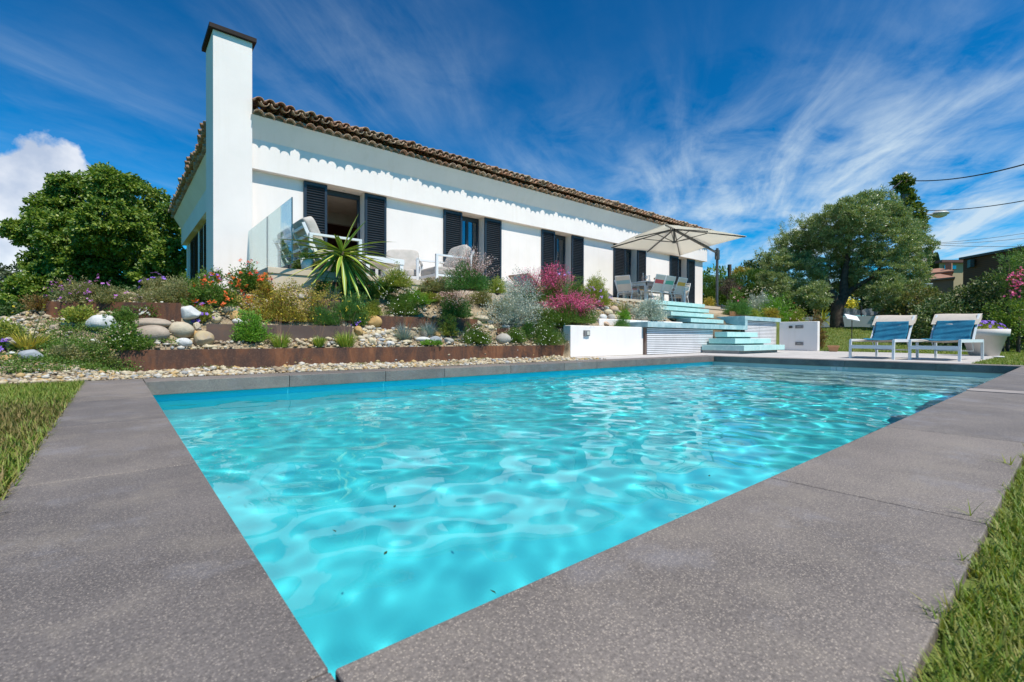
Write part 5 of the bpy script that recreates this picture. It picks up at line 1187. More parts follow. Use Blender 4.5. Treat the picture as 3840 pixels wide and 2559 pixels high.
for k in range(8): mb.add(IV1*.035+[g_.uniform(-.05, .05), g_.uniform(-.05, .05), .07+.02*k*(k > 4)], IF1, True)
mb.build('fruit', leafmat('fruit', [(.35, .08, .05), (.5, .2, .08), (.25, .05, .04)], 0), t)
# deck chair with a blue sling behind the pink flowers
t = thing('deck_chair', 'wooden deck chair with a blue seat half hidden by pink flowers', 'deck chair', (7.75, 8.55, TZ), rad(190))
mb = M()
for s_ in (-.3, .3): mb.bar((0, s_, .12), (.5, s_, .42), .035).bar((-.4, s_, .22), (.45, s_, .0), .035)
mb.bar((.5, -.3, .42), (.5, .3, .42), .035).bar((-.4, -.3, .22), (-.4, .3, .22), .035); mb.build('frame', mat('teak', (.42, .30, .2)), t)
mb = M(); mb.grid(np.array([[(x, y, z) for y in (-.26, .26)] for x, z in ((-.4, .23), (-.1, .18), (.1, .20), (.35, .34), (.5, .43))])); mb.build('sling', mat('sling_blue', (.16, .36, .55)), t)
# parasol
um = thing('cantilever_parasol', 'square off white cantilever parasol over the dining table on a grey post', 'parasol', (15.86, 8.05, TZ))
uz = 3.50; cor = [(11.6, 7.36), (14.84, 6.6), (16.43, 9.79), (13.1, 10.45)]; ap = np.array((14.02, 8.57, 3.98)); mt_um = mat('umbrella_grey', (.055, .062, .068), (.07, .078, .085), rough=.45)
mt_can, nt, b, o = newmat('parasol_canvas'); b.inputs['Base Color'].default_value = (.84, .81, .74, 1); b.inputs['Roughness'].default_value = .9
tr = nt.nodes.new('ShaderNodeBsdfTranslucent'); tr.inputs[0].default_value = (.88, .86, .80, 1); mx = nt.nodes.new('ShaderNodeMixShader'); mx.inputs[0].default_value = .55
nt.links.new(b.outputs[0], mx.inputs[1]); nt.links.new(tr.outputs[0], mx.inputs[2]); nt.links.new(mx.outputs[0], o.inputs[0])
mb = M(); cz = [np.array((*c, uz)) for c in cor]
for i in range(4):
    a, b_ = cz[i], cz[(i+1) % 4]; mid = (a+b_)/2+[0, 0, .03]
    for p, q in ((a, mid), (mid, b_)):
        G_ = []
        for s_ in np.linspace(.06, 1, 9):
            row = []
            for k in np.linspace(0, 1, 7):
                e = p+(q-p)*k; pt_ = ap+(e-ap)*s_; pt_ = pt_-[0, 0, .045*math.sin(math.pi*s_)*math.sin(math.pi*k)]; row.append(pt_)
            G_.append(row)
        mb.grid(np.array(G_))
can = mb.build('canopy', mt_can, um, True); so_ = can.modifiers.new('s', 'SOLIDIFY'); so_.thickness = .004
mb = M(); mb.lathe([(0, 4.06), (.22, 4.0), (.30, 3.955)], (ap[0], ap[1], 0), 16); mb.build('vent', mt_can, um, True)
hub = ap-[0, 0, .47]
for i in range(4):
    for e in (cz[i], (cz[i]+cz[(i+1) % 4])/2):
        mb = M(); mb.bar(ap-[0, 0, .05], e-[0, 0, .03]+(ap-e)*.02, .028, .035); rb_ = mb.build('rib', mt_um, um, True)
        mb = M(); mb.bar(hub, ap+(e-ap)*.47-[0, 0, .06], .018, .02); mb.build('strut', mt_um, rb_, True)
mb = M(); mb.tube([ap-[0, 0, .02], hub-[0, 0, .03]], .03, 10).tube([hub+[0, 0, .02], hub-[0, 0, .03]], .06, 12); mb.build('hub', mt_um, um, True)
pz = 3.46; PP = np.array((15.86, 8.05, 0))
mb = M(); mb.bar(ap-[0, 0, .07], PP+[0, 0, 3.30], .07, .05); mb.build('arm', mt_um, um, True)
mb = M(); mb.tube([PP+[0, 0, TZ], PP+[0, 0, pz]], .043, 14); mb.build('pole', mt_um, um, True)
mb = M(); mb.obox(PP+[0, 0, 3.24], .15, .12, .34); mb.build('tilt_handle', mt_um, um, True, bevel=.02)
mb = M(); mb.tube([PP+[-.05, -.02, 3.17], PP+[-.16, -.05, 3.15], PP+[-.17, -.05, 3.05], PP+[-.24, -.07, 3.05]], .010, 6); mb.build('crank', mt_um, um, True)
mb = M(); mb.box(15.5, 16.2, 7.7, 8.4, TZ, TZ+.06); mb.build('base_plate', mt_um, um, True, bevel=.01)
# loungers
def lounger(label, loc, rz):
    t = thing('sun_lounger', label, 'sun lounger', loc, rz, 'sun loungers on the deck'); w = .335
    for x, s_ in ((-.73, -1), (-.73, 1), (.73, -1), (.73, 1)):
        mb = M(); mb.bar((x*1.03, s_*w, 0), (x, s_*w, .36), .038, .038, (1, 0, 0)); mb.build('leg', mt_frame, t)
    for s_ in (-1, 1):
        mb = M(); mb.bar((-.73, s_*w, .345), (.75, s_*w, .345), .03, .055); mb.build('side_rail', mt_frame, t)
        mb = M(); mb.bar((.28, s_*(w-.035), .36), (.66, s_*(w-.035), .84), .028, .03); mb.build('back_post', mt_frame, t)
    mb = M(); mb.bar((-.75, -w, .225), (-.75, w, .225), .03, .065); mb.build('foot_bar', mt_frame, t)
    mb = M(); mb.tube([(.30, -w+.05, .33), (.42, -w+.06, .16), (.42, w-.06, .16), (.30, w-.05, .33)], .012, 8); mb.build('prop_bar', mt_frame, t)
    ys = np.linspace(-w+.03, w-.03, 12); sag = lambda y, a: a*(1-(y/w)**2)
    P = np.array([[(x, y, .362-sag(y, .055)*math.sin(math.pi*min(1, max(0, (x+.73)/1.1)))**.3) for y in ys] for x in np.linspace(-.72, .30, 14)]); mb = M(); mb.grid(P); mb.build('seat_sling', mt_sling, t)
    P = np.array([[(.30+.36*k+.03*(1-(y/w)**2)*(1-k), y, .365+.46*k) for y in ys] for k in np.linspace(0, 1, 10)]); mb = M(); mb.grid(P); mb.build('back_sling', mt_sling, t)
    # the thick fold of fabric over the top
    P = []
    for k, (dx, z) in enumerate(((-.075, .655), (-.055, .70), (-.03, .78), (-.005, .845), (.03, .862), (.055, .845), (.05, .78), (.0, .69))):
        xx_ = .30+.36*(z-.365)/.46+dx; P.append([(xx_, y, z+.008*math.sin(y*7)) for y in np.linspace(-w-.005, w+.005, 12)])
    mb = M(); mb.grid(np.array(P)); mb.build('headrest', mt_sling, t)
    return t
L1 = ((11.62, 2.50, 0), rad(-3)); L2 = ((11.72, 1.60, 0), rad(-5))
lounger('white sun lounger with a beige sling, the left one of two', *L1)
lounger('white sun lounger with a beige sling beside the big white planter', *L2)
mt_tow = mat('towel_blue', (.008, .12, .22), (.012, .18, .30), scale=7, rough=1, bump=.9, bscale=90)
g_ = np.random.default_rng(8)
for (loc, rz), lb in ((L1, 'blue towel draped over the left sun lounger'), (L2, 'blue towel draped over the right sun lounger')):
    ph = g_.uniform(0, 6, 4); P = []
    for s_ in np.linspace(0, 1, 40):
        row = []
        for y in np.linspace(-.27, .27, 26):
            wv_ = .005*math.sin(8*s_*5+ph[0]+6*y)+.005*math.sin(y*22+ph[1]+s_*9)+.003*math.sin(s_*63+y*19+ph[2])
            if s_ < .5: k = s_/.5; x = -.35+.62*k; z = .375-.045*(1-(y/.33)**2)+.012+wv_*.6+.012; 
            else: k = (s_-.5)/.5; x = .265+.25*k; z = .375+.335*k+.02; x -= .02+wv_*1.2+(.03*(1-(y/.3)**2)*-(1-k))
            row.append((x, y+.01*math.sin(s_*9+ph[3]), z))
        P.append(row)
    mb = M(); mb.grid(np.array(P)); o_ = mb.build('towel', mt_tow); o_.location = loc; o_.rotation_euler = (0, 0, rz); sf = o_.modifiers.new('s', 'SOLIDIFY'); sf.thickness = .012
    tag(o_, lb, 'towel', 'blue towels on the loungers')
# planter
pl = thing('planter', 'large round white planter of violet petunias beside the right lounger', 'planter', (15.15, 1.44, 0))
mb = M(); mb.lathe([(0, .0), (.245, 0), (.37, .44), (.415, .44), (.425, .60), (.40, .602), (.36, .52), (0, .52)], n=48); mb.build('pot', mat('planter_white', (.62, .58, .54), (.56, .52, .49), rough=.7), pl)
g_ = newg(); P, D = dome(g_, 900, .36, .36, .20, .3); mb = M(); leaves(mb, P+[0, 0, .53], unit(D+g_.normal(0, .4, P.shape)), .05, .028, g_); mb.build('foliage', LM['lime'], pl)
P, D = dome(g_, 95, .40, .40, .26, .9); flowers_on(pl, g_, P+[0, 0, .54], D+[-.3, -.2, .2], .034, 'violet', 5)
tp = thing('terracotta_pot', 'small square terracotta pot on the deck edge by the lawn', 'pot', (15.95, 4.62, 0), .4)
mb = M(); v = [(s_*a, q*a, z) for a, z in ((.085, 0), (.12, .14), (.135, .14), (.135, .18), (.11, .18), (.10, .15)) for s_, q in ((-1, -1), (1, -1), (1, 1), (-1, 1))]
mb.add(v, [(4*k+i, 4*k+(i+1) % 4, 4*k+4+(i+1) % 4, 4*k+4+i) for k in range(5) for i in range(4)]+[(20, 21, 22, 23)]); mb.build('pot', mat('terracotta', (.50, .24, .11), (.42, .2, .1)), tp)
q = on(3745, 1345, 'Z', 0); mb = M(); mb.add(IV3*(1+.1*noise3(IV3, rr))[:, None]*[.05, .09, .02], IF3, True); o_ = mb.build('flat_stone', SM['white']); o_.location = q+[0, 0, .03]; tag(o_, 'flat white stone in the grass beside the white planter', 'stone')
# pool fittings
for fx, fy, r_, lb in ((3126, 1381, .047, 'round white pool jet, leftmost of three on the far wall'), (3149, 1381, .044, 'round white pool jet in the middle of three'), (3174, 1381, .026, 'small white pool jet, rightmost of three')):
    q = on(fx, fy, 'X', PX1+.047); mb = M(); an = np.arange(20)*2*math.pi/20
    V = [(-h_, rr_*math.cos(a), rr_*math.sin(a)) for h_, rr_ in ((0, r_), (.008, r_*.95), (.008, r_*.5)) for a in an]
    mb.add(V, [(20*k+i, 20*k+(i+1) % 20, 20*k+20+(i+1) % 20, 20*k+20+i) for k in range(2) for i in range(20)]+[tuple(range(40, 60))]); o_ = mb.build('pool_jet', mt_frame); o_.location = (PX1+.047, q[1], q[2]); tag(o_, lb, 'pool jet', 'pool jets on the far wall')
LS = ['dark speck of leaf floating near the front corner of the pool', 'dark leaf floating in the left part of the pool', 'leaf floating below the reflections of the house', 'small leaf floating near the right coping', 'tiny leaf floating in the middle of the pool', 'leaf floating under the left reflection']
for (fx, fy), lb in zip(((1446, 2075), (1255, 1992), (1480, 1900), (2660, 1785), (1950, 1800), (1850, 2220)), LS):
    q = on(fx, fy, 'Z', WZ+.003); mb = M(); g_ = newg(); mb.add([(-.010, 0, 0), (0, .004, .002), (.012, .001, .001), (0, -.004, 0)], [(0, 1, 2, 3)]); o_ = mb.build('floating_leaf', LM['dark']); o_.location = q; o_.rotation_euler = (0, 0, g_.uniform(0, 3)); tag(o_, lb, 'leaf', 'leaves floating on the pool')
# ------------------------------------------------------------------ trees
mt_bark = mat('bark', (.10, .075, .055), (.04, .03, .022), scale=9, rough=.95, bump=1, bscale=30)
def wpt(fx, fy, d): return np.array([0, 0, CAMH])+ray(fx, fy)*d
def crown(mb, g_, blobs, nc, nl, cr, L, Wd, up=.2, droop=0., shell=.55):
    for (c, r) in blobs:
        n_ = max(3, int(nc*(r[0]*r[2])**.8)) if nc < 1000 else nc
        u_ = unit(g_.normal(size=(n_, 3))); q = c+u_*(shell+(1-shell)*g_.uniform(0, 1, n_)**.5)[:, None]*np.array(r)
        P = np.repeat(q, nl, 0)+unit(g_.normal(size=(n_*nl, 3)))*(g_.uniform(0, 1, n_*nl)**.4)[:, None]*cr*[1, 1, .6]
        U = np.repeat(u_, nl, 0); D = unit(U*.6+g_.normal(0, .6, P.shape)+[0, 0, up-droop])
        leaves(mb, P, D, L*g_.uniform(.6, 1.2, len(P)), Wd*g_.uniform(.7, 1.2, len(P)), g_)
def pxblobs(lst, d, depthr=1., jit=.0, g_=None):
    o_ = []
    for (x, y, r) in lst:
        dd = d+(g_.uniform(-jit, jit) if g_ is not None else 0); rw_ = r*dd/FP; o_.append((wpt(x, y, dd), (rw_, rw_*depthr, rw_*.92)))
    return o_
def tree(name, label, base, trunk, blobs, nc, nl, cr, L, Wd, m_, group=None, cat='tree', **k):
    t = thing(name, label, cat, base, 0, group); g_ = newg()
    if trunk:
        mb = M()
        for pts, r in trunk: mb.tube(pts, r, 10)
        mb.build('trunk', mt_bark, t, True)
    mb = M(); crown(mb, g_, blobs, nc, nl, cr, L, Wd, **k); mb.build('crown', m_, t, True); return t
g_ = np.random.default_rng(31)
mt_lime = leafmat('linden_leaf', [(.055, .12, .016), (.09, .17, .02), (.16, .25, .03), (.32, .38, .08)], .3, .42)
D1 = 20.
bl = pxblobs([(330, 760, 110), (440, 705, 75), (230, 800, 90), (520, 760, 90), (590, 850, 90), (640, 800, 45), (420, 850, 120), (280, 900, 100), (520, 930, 110), (170, 850, 60), (70, 870, 42), (120, 900, 40), (170, 990, 60), (330, 1010, 110), (480, 1040, 100), (640, 960, 60), (600, 1060, 90), (210, 1060, 90), (120, 1110, 80), (60, 1140, 55), (300, 1120, 90), (420, 1140, 80), (680, 1080, 60), (240, 690, 40), (390, 660, 40)], D1, .9, 1.8, g_)
base = wpt(360, 1190, D1); 
lt = tree('broadleaf_tree', 'big round green tree left of the house', (base[0], base[1], -1.2), [([(base[0], base[1], -1.2), (base[0], base[1], 2.), wpt(370, 950, D1), wpt(400, 800, D1)], [.30, .25, .15, .05]), ([wpt(362, 1080, D1), wpt(250, 960, D1), wpt(110, 890, D1)], [.16, .1, .03]), ([wpt(365, 1050, D1), wpt(500, 950, D1), wpt(590, 850, D1)], [.16, .1, .03])], bl, 120, 62, .25, .145, .095, mt_lime, droop=.5, shell=.45)
g_ = np.random.default_rng(32)
mt_olive = leafmat('olive_leaf', [(.11, .18, .04), (.18, .26, .07), (.28, .35, .13), (.42, .46, .25), (.085, .14, .035)], .25, .35, .6)
D2_ = 18.
bl = pxblobs([(3230, 800, 85), (3300, 775, 62), (3340, 815, 62), (3130, 850, 85), (3040, 880, 70), (3415, 880, 58), (2980, 930, 75), (2915, 985, 55), (3090, 950, 100), (3220, 900, 100), (3340, 900, 95), (3440, 930, 55), (3000, 1030, 90), (3130, 1040, 80), (3290, 1020, 100), (3400, 1020, 80), (2960, 1100, 60), (3060, 1110, 55), (3340, 1110, 75), (3430, 1100, 50), (2890, 1050, 45), (3230, 1060, 60), (3180, 790, 45)], D2_, 1., 1.3, g_)
ob = wpt(3140, 1226, D2_); oz = float(Gz(ob[0], ob[1]))
tw = lambda x, y, dd=0: wpt(x, y, D2_+dd)
ol = tree('olive_tree', 'gnarled olive tree with a dense silvery crown on the lawn mound', (ob[0], ob[1], oz), [([np.array((ob[0], ob[1], oz-.15)), tw(3136, 1190), tw(3142, 1150), tw(3165, 1110), tw(3165, 1050), tw(3180, 960), tw(3200, 860)], [.26, .21, .21, .17, .13, .08, .03]),
   ([tw(3140, 1160), tw(3128, 1110), tw(3105, 1075), tw(3060, 1000, .4), tw(3000, 930, .5)], [.16, .12, .09, .06, .02]), ([tw(3165, 1110), tw(3205, 1080), tw(3270, 1040, -.3), tw(3340, 960, -.4)], [.12, .09, .06, .02])], bl, 210, 60, .135, .105, .027, mt_olive, up=.45, shell=.3)
# loose upright twigs on the olive crown
g_ = newg(); mb = M()
for (x, y) in [(3330, 715), (3290, 728), (3245, 735), (3200, 762), (3160, 775), (3110, 790), (3060, 800), (3010, 815), (2975, 830), (2930, 850), (2900, 900), (2865, 935), (2845, 960), (3350, 735), (3445, 840), (3470, 870), (3470, 930), (3310, 712), (3135, 785), (2945, 868), (2880, 985)]:
    p0 = tw(x, y+30, g_.uniform(-.4, .4)); p1 = tw(x+g_.uniform(-12, 4), y-8)
    for k in range(3):
        n_ = 40; tt = g_.uniform(0, 1, n_)[:, None]; P = p0+(p1-p0)*tt+g_.normal(0, .035, (n_, 3))+g_.normal(0, .10, 3); leaves(mb, P, unit((p1-p0)+g_.normal(0, .35, (n_, 3))), .08, .017, g_)
mb.build('twigs', mt_olive, ol, True)
mt_dk = LM['dark']; mt_var = leafmat('variegated_leaf', [(.03, .07, .018), (.05, .10, .025), (.10, .16, .04), (.30, .33, .15), (.04, .08, .02)], .2, .4)
def hedge(name, label, cat, pts, d, n, L, Wd, m_, group=None, nl=30, cr=.22, trunk=False, flowers=None, dr=1., jit=.5, **k):
    g_ = newg(); bl_ = pxblobs(pts, d, dr, jit, g_); b_ = wpt(pts[0][0], 1290, d); b_ = np.array((b_[0], b_[1], float(Gz(b_[0], b_[1]))))
    t = thing(name, label, cat, b_, 0, group); mb = M(); crown(mb, g_, bl_, n, nl, cr, L, Wd, **k); mb.build('foliage', m_, t, True)
    mb = M()
    for c, r in bl_[:3]: mb.tube([(c[0], c[1], float(Gz(c[0], c[1]))-.1), (c[0], c[1], c[2])], .04, 6)
    mb.build('stem', mt_bark, t, True)
    if flowers:
        P = []
        for (x, y, r, k_) in flowers[1]:
            c = wpt(x, y, d-r*d/FP*.9); P.append(c+g_.normal(0, r*d/FP*.5, (k_, 3)))
        P = np.concatenate(P); mb = M(); petals(mb, P, g_.normal(size=P.shape)-F2, flowers[2], g_, 5); mb.build('flowers', FM[flowers[0]], t, True)
    return t
DN = 13.6
hedge('laurel_hedge', 'dark tall evergreen hedge behind the right lounger', 'hedge', [(3560, 1165, 70), (3640, 1125, 75), (3725, 1095, 75), (3600, 1200, 100), (3720, 1180, 110), (3820, 1110, 90), (3500, 1200, 80), (3640, 1270, 80), (3780, 1270, 80), (3850, 1230, 80), (3900, 1100, 90), (3520, 1270, 70)], DN+1.2, 130, .10, .05, mt_var, shell=.5)
hedge('shrub_border', 'mixed rusty green shrubs behind the left lounger', 'hedge', [(3400, 1150, 60), (3440, 1110, 55), (3370, 1200, 60), (3450, 1200, 70), (3500, 1140, 50), (3400, 1250, 60), (3470, 1270, 60), (3350, 1170, 35)], DN+3.2, 130, .09, .045, leafmat('rusty_green', [(.06, .10, .02), (.10, .14, .03), (.20, .15, .04), (.26, .28, .10), (.04, .07, .02)], .25), shell=.5)
hedge('bright_shrub', 'bright yellow green shrub at the right edge behind the planter', 'shrub', [(3780, 1170, 50), (3820, 1210, 50), (3760, 1230, 45), (3840, 1250, 50)], DN-.6, 160, .075, .035, leafmat('bright_shrub_leaf', [(.10, .19, .02), (.20, .28, .04), (.07, .13, .02)], .3), shell=.4, jit=.2)
hedge('oleander', 'oleander with crimson flowers at the right edge', 'shrub', [(3820, 1040, 50), (3850, 1080, 60), (3870, 980, 60)], DN-.4, 120, .11, .022, LM['green'], shell=.3, jit=.2, flowers=('pink', [(3800, 1040, 25, 26), (3825, 1065, 28, 40), (3795, 1100, 20, 22), (3838, 1020, 20, 22), (3822, 1195, 16, 12)], .035))
hedge('conifer_shrub', 'feathery conifer tip rising over the hedge at the right edge', 'shrub', [(3820, 985, 40), (3860, 975, 40), (3780, 975, 20)], DN+.6, 120, .12, .012, LM['feather'], shell=.2, jit=.1)
DH = 24.
hedge('cypress_hedge', 'clipped green cypress hedge right of the house', 'hedge', [(2660, 1090, 50), (2720, 1100, 55), (2790, 1080, 60), (2840, 1070, 60), (2690, 1140, 55), (2790, 1150, 65), (2870, 1110, 60), (2640, 1130, 50), (2870, 1170, 50)], DH, 210, .16, .035, LM['hedge'], up=.8, shell=.65, jit=.3)
hedge('dead_shrub', 'dead brown shrub in the cypress hedge', 'shrub', [(2735, 1068, 28), (2748, 1090, 28), (2728, 1090, 24)], DH-1.6, 160, .14, .012, leafmat('dead_twigs', [(.07, .045, .03), (.11, .07, .05), (.05, .035, .025)], 0), shell=.3, up=.6, jit=.1)
hedge('dark_border', 'dark mass of tall shrubs behind the olive tree', 'hedge', [(2930, 1120, 60), (3000, 1130, 60), (3070, 1120, 60), (3140, 1120, 60), (3220, 1110, 60), (3300, 1110, 60), (3370, 1090, 60), (2900, 1170, 50), (3000, 1170, 50), (3100, 1165, 40), (3270, 1150, 40)], 26., 110, .16, .07, mt_dk, shell=.5)
hedge('yellow_broom', 'yellow flowering broom behind the olive trunk', 'shrub', [(3190, 1145, 22), (3175, 1160, 16)], 24.5, 160, .12, .02, LM['lime'], shell=.2, jit=.1, flowers=('yellow', [(3190, 1140, 20, 120)], .05))
hedge('mimosa_shrub', 'yellow flowering shrub above the cypress hedge', 'shrub', [(2775, 1020, 16), (2805, 1018, 10), (2762, 1032, 12)], DH+3, 200, .14, .05, LM['yellow'], shell=.3, jit=.1)
for pts, lb, m_, dd in (([(2660, 1035, 26), (2700, 1030, 26), (2630, 1045, 26)], 'rounded tree beyond the hedge beside the parasol post', LM['green'], 44), ([(2850, 985, 38), (2810, 1000, 30), (2890, 1000, 34), (2850, 1020, 50)], 'umbrella pine crown beyond the cypress hedge', leafmat('pine_needles', [(.025, .06, .012), (.045, .09, .02)], .1), 50),
                     ([(30, 1030, 50), (90, 1025, 48), (140, 1040, 45), (-20, 1040, 50), (50, 1110, 70), (140, 1120, 70), (20, 1180, 70), (120, 1190, 70)], 'hazy green trees beyond the rockery at the left edge', leafmat('far_leaf', [(.06, .085, .035), (.09, .115, .05), (.045, .07, .03)], .1), 42)):
    hedge('far_tree', lb, 'tree', pts, dd, 14 if dd > 40 else 20, .34, .18, m_, 'trees far beyond the garden', nl=26, cr=.6, shell=.4)
hedge('garden_shrub', 'dark leafy bushes under the big tree at the left', 'shrub', [(60, 1190, 55), (130, 1180, 55), (180, 1170, 50), (20, 1230, 45), (110, 1240, 40), (250, 1120, 40), (340, 1110, 40), (450, 1105, 36), (560, 1100, 34)], 14., 120, .10, .06, leafmat('dark_bush_leaf', [(.03, .065, .015), (.05, .10, .02), (.08, .13, .03)], .25), shell=.4, droop=.4)  # bush leaves in their own dark greens
p = wpt(3085, 1182, 21.); t = thing('fan_palm_shrub', 'pale sword leaved plant under the olive tree left of the trunk', 'plant', (p[0], p[1], float(Gz(p[0], p[1]))))
g_ = newg(); mb = M(); bladeset(mb, (0, 0, .35), 60, .85, .06, g_, 1.5, 1.0); mb.build('leaves', LM['lime'], t)
p = at(3090, 1290, .5) if False else on(3092, 1300, 'Z', .04)
bush('reddish leaved shrub behind the white end wall', 'shrub', (17.2, 5.45, float(Gz(17.2, 5.45))), .55, .95, 'red', 900, .07, .022, shell=.2, name='nandina_shrub', up=.5)
# garden right of the stairs
def gbush(lb, fx, fyb, Y_, w, h, leaf, n, **k):
    q = on(fx, fyb, 'Y', Y_); z = float(Gz(q[0], Y_)); d_ = depth(q); k.setdefault('cat_', 'shrub')
    c_ = k.pop('cat_'); L = k.pop('L', .04); Wd = k.pop('Wd', .018)
    return bush(lb, c_, (q[0], Y_, z), w*d_/FP, (h+max(0, 0))*d_/FP+max(0, q[2]-z), leaf, n, L, Wd, **k)
gbush('bright lime green rounded shrub above the planter rim', 2905, 1190, 6.95, 122, 66, 'bright', 2600, L=.05, Wd=.02)
gbush('orange and pink flowered low shrub at the end of the planter', 2975, 1204, 6.6, 112, 42, 'lime', 1500, flowers=[('palepink', 24, .012, 5, 5), ('orange', 8, .01, 5, 4)], name='lantana_bush', cat_='flowering plant')
gbush('rust tinged low shrub in front of the bright lime one', 2895, 1186, 6.7, 60, 34, 'yellow', 700)
gbush('silver bush with many cream flower heads behind the planter', 2850, 1168, 7.5, 150, 58, 'silver', 4200, L=.06, Wd=.009, shell=.2, flowers=[('cream', 120, .010, 5, 7, 1.2)], name='silver_bush', up=.8)
gbush('dark green feathery bush right of the upper steps', 2765, 1180, 7.1, 100, 44, 'feather', 1900, L=.05, Wd=.008, up=.6)
gbush('rose bush with pink blooms below the parasol post', 2762, 1150, 7.7, 66, 52, 'green', 900, flowers=[('palepink', 14, .02, 5, 6), ('pink', 6, .02, 5, 4)], name='rose_bush', cat_='flowering plant')
gbush('golden leaved shrub right of the top step', 2660, 1142, 8.1, 50, 30, 'yellow', 600)
gbush('yellow green shrub behind the planter rim beside a reed roll', 2815, 1186, 6.95, 60, 24, 'lime', 600)
mb = M(); q0 = on(2737, 1184, 'Y', 7.0); q1 = on(2800, 1184, 'Y', 7.0)
for x in np.linspace(q0[0], q1[0], 38): mb.tube([(x, 7.0, .98), (x, 7.0, 1.22+rr.uniform(-.02, .02))], .012, 5)
tag(mb.build('reed_edging', mat('reed', (.34, .16, .06), (.22, .11, .05), scale=20)), 'short reed edging behind the aqua planter rim', 'edging')
# ------------------------------------------------------------------ far wall, fence, spotlight
A = wpt(3005, 1184, 25.); B_ = wpt(3345, 1184, 23.)
fw = thing('boundary_wall', 'long pale garden wall behind the olive tree', 'wall', (A[0], A[1], 0))
mb = M(); mb.bar((A[0], A[1], .6), (B_[0], B_[1], .6), .2, 1.8+.0); mb.build('body', plaster('grey_white_render', (.52, .52, .52)), fw, True)
for o_ in fw.children: pass
fn = thing('mesh_fence', 'chain link fence with a sagging grey sheet on top of the boundary wall', 'fence', (A[0], A[1], 1.5)); ztop = 1.5
mb = M(); P0 = wpt(3158, 1180, 24.3); P1 = wpt(3304, 1176, 23.5)
g_ = newg(); rows = []
for k in np.linspace(0, 1, 26): c = P0+(P1-P0)*k; hgt = .26+.05*math.sin(k*9)+.03*math.sin(k*23); rows.append([(c[0]+.03*math.sin(k*40), c[1], c[2]-.08), (c[0]+.04*math.sin(k*31+1), c[1], c[2]+hgt*.5), (c[0], c[1], c[2]+hgt)])
mb.grid(np.array(rows)); mb.build('sheet', mat('shade_net', (.30, .31, .30), (.20, .21, .20), scale=6), fn, True)
for k in (.0, .5, 1.): c = P0+(P1-P0)*k; mb = M(); mb.bar((c[0], c[1], 1.2), (c[0], c[1], c[2]+.42), .05); mb.build('post', mt_blk, fn, True)
c = wpt(3323, 1185, 23.); t = thing('garden_gate', 'dark slatted gate at the right end of the boundary wall', 'gate', (c[0], c[1], .8)); mb = M()
al = unit((P1-P0)[None])[0]
for k in range(8): q = c+al*(k-3.5)*.075; mb.bar((q[0], q[1], .7), (q[0], q[1], c[2]+.28), .06, .03)
mb.build('slats', mat('gate_grey', (.10, .10, .10), (.07, .07, .07)), t, True); mb = M(); mb.bar(tuple(c+al*-.34+[0, 0, .3]), tuple(c+al*.34+[0, 0, .3]), .05); mb.build('rail', mt_blk, t, True)
c = wpt(3290, 1158, 29.); t = thing('outbuilding', 'small pale outbuilding with a tiled edge behind the fence', 'building', (c[0], c[1], 0)); mb = M(); mb.obox((c[0]+1.2, c[1]-.9, 1.), 4.2, 2, 2.5); mb.build('wall', plaster('outb', (.48, .46, .45)), t, True); mb = M(); mb.obox((c[0]+1.2, c[1]-.9, 2.3), 4.4, 2.2, .12); mb.build('roof', mt_tile, t, True)
c = wpt(3195, 1192, 14.2); t = thing('spotlight', 'white panel spotlight on a thin stake on the lawn', 'garden light', (c[0], c[1], float(Gz(c[0], c[1]))))
mb = M(); Rr = np.stack([R2, np.cross(U2, R2)*-.6+U2*.5, U2*.8+F2*.3], 1); mb.obox(c, .38, .03, .23, np.stack([unit((R2-.2*U2)[None])[0], unit((.75*U2-.65*F2)[None])[0], np.cross(unit((R2-.2*U2)[None])[0], unit((.75*U2-.65*F2)[None])[0])], 1)); mb.build('panel', mt_frame, t, True)
mb = M(); mb.bar((c[0], c[1], float(Gz(c[0], c[1]))-.1), (c[0], c[1], c[2]-.08), .02); mb.build('stake', mt_blk, t, True)
# ------------------------------------------------------------------ poles, lamp and cables
def ground_of(p): return float(Gz(p[0], p[1]))
DP = 26.
pb = wpt(3393, 700, DP); ptop = wpt(3393, 655, DP)
ip = thing('utility_pole', 'wooden utility pole overgrown with ivy behind the olive tree', 'pole', (pb[0], pb[1], 0)); mb = M(); mb.tube([(pb[0], pb[1], 0), tuple(ptop)], [.16, .12], 10); mb.build('pole', mat('pole_wood', (.16, .13, .11), (.10, .085, .075)), ip, True)
mb = M(); mb.tube([tuple(ptop), tuple(ptop+[0, 0, .12])], [.14, .10], 10); mb.build('cap', mat('pole_cap', (.55, .55, .52)), ip, True)
g_ = newg(); mb = M(); crown(mb, g_, pxblobs([(3390, 682, 24), (3372, 680, 14), (3402, 705, 17), (3403, 735, 17), (3412, 765, 22), (3424, 795, 28), (3430, 830, 30), (3380, 710, 12)], DP, 1.), 150, 22, .20, .18, .10); mb.build('ivy', leafmat('ivy_leaf2', [(.10, .17, .02), (.18, .22, .04), (.05, .09, .015)], .25), ip, True)
lb_ = wpt(3444, 1000, DP); t = thing('street_lamp', 'grey street lamp with a saucer head right of the olive tree', 'street lamp', (lb_[0], lb_[1], 0)); lt_ = wpt(3444, 800, DP)
mb = M(); mb.tube([(lb_[0], lb_[1], 0), tuple(lt_)], [.17, .13], 10); mb.build('pole', mat('lamp_pole', (.15, .13, .12), (.10, .09, .085)), t, True)
a_ = wpt(3498, 804, DP); mb = M(); mb.tube([tuple(wpt(3444, 812, DP)), tuple(wpt(3470, 806, DP)), tuple(a_)], .04, 8); mb.build('arm', mat('lamp_arm', (.4, .41, .42)), t, True)
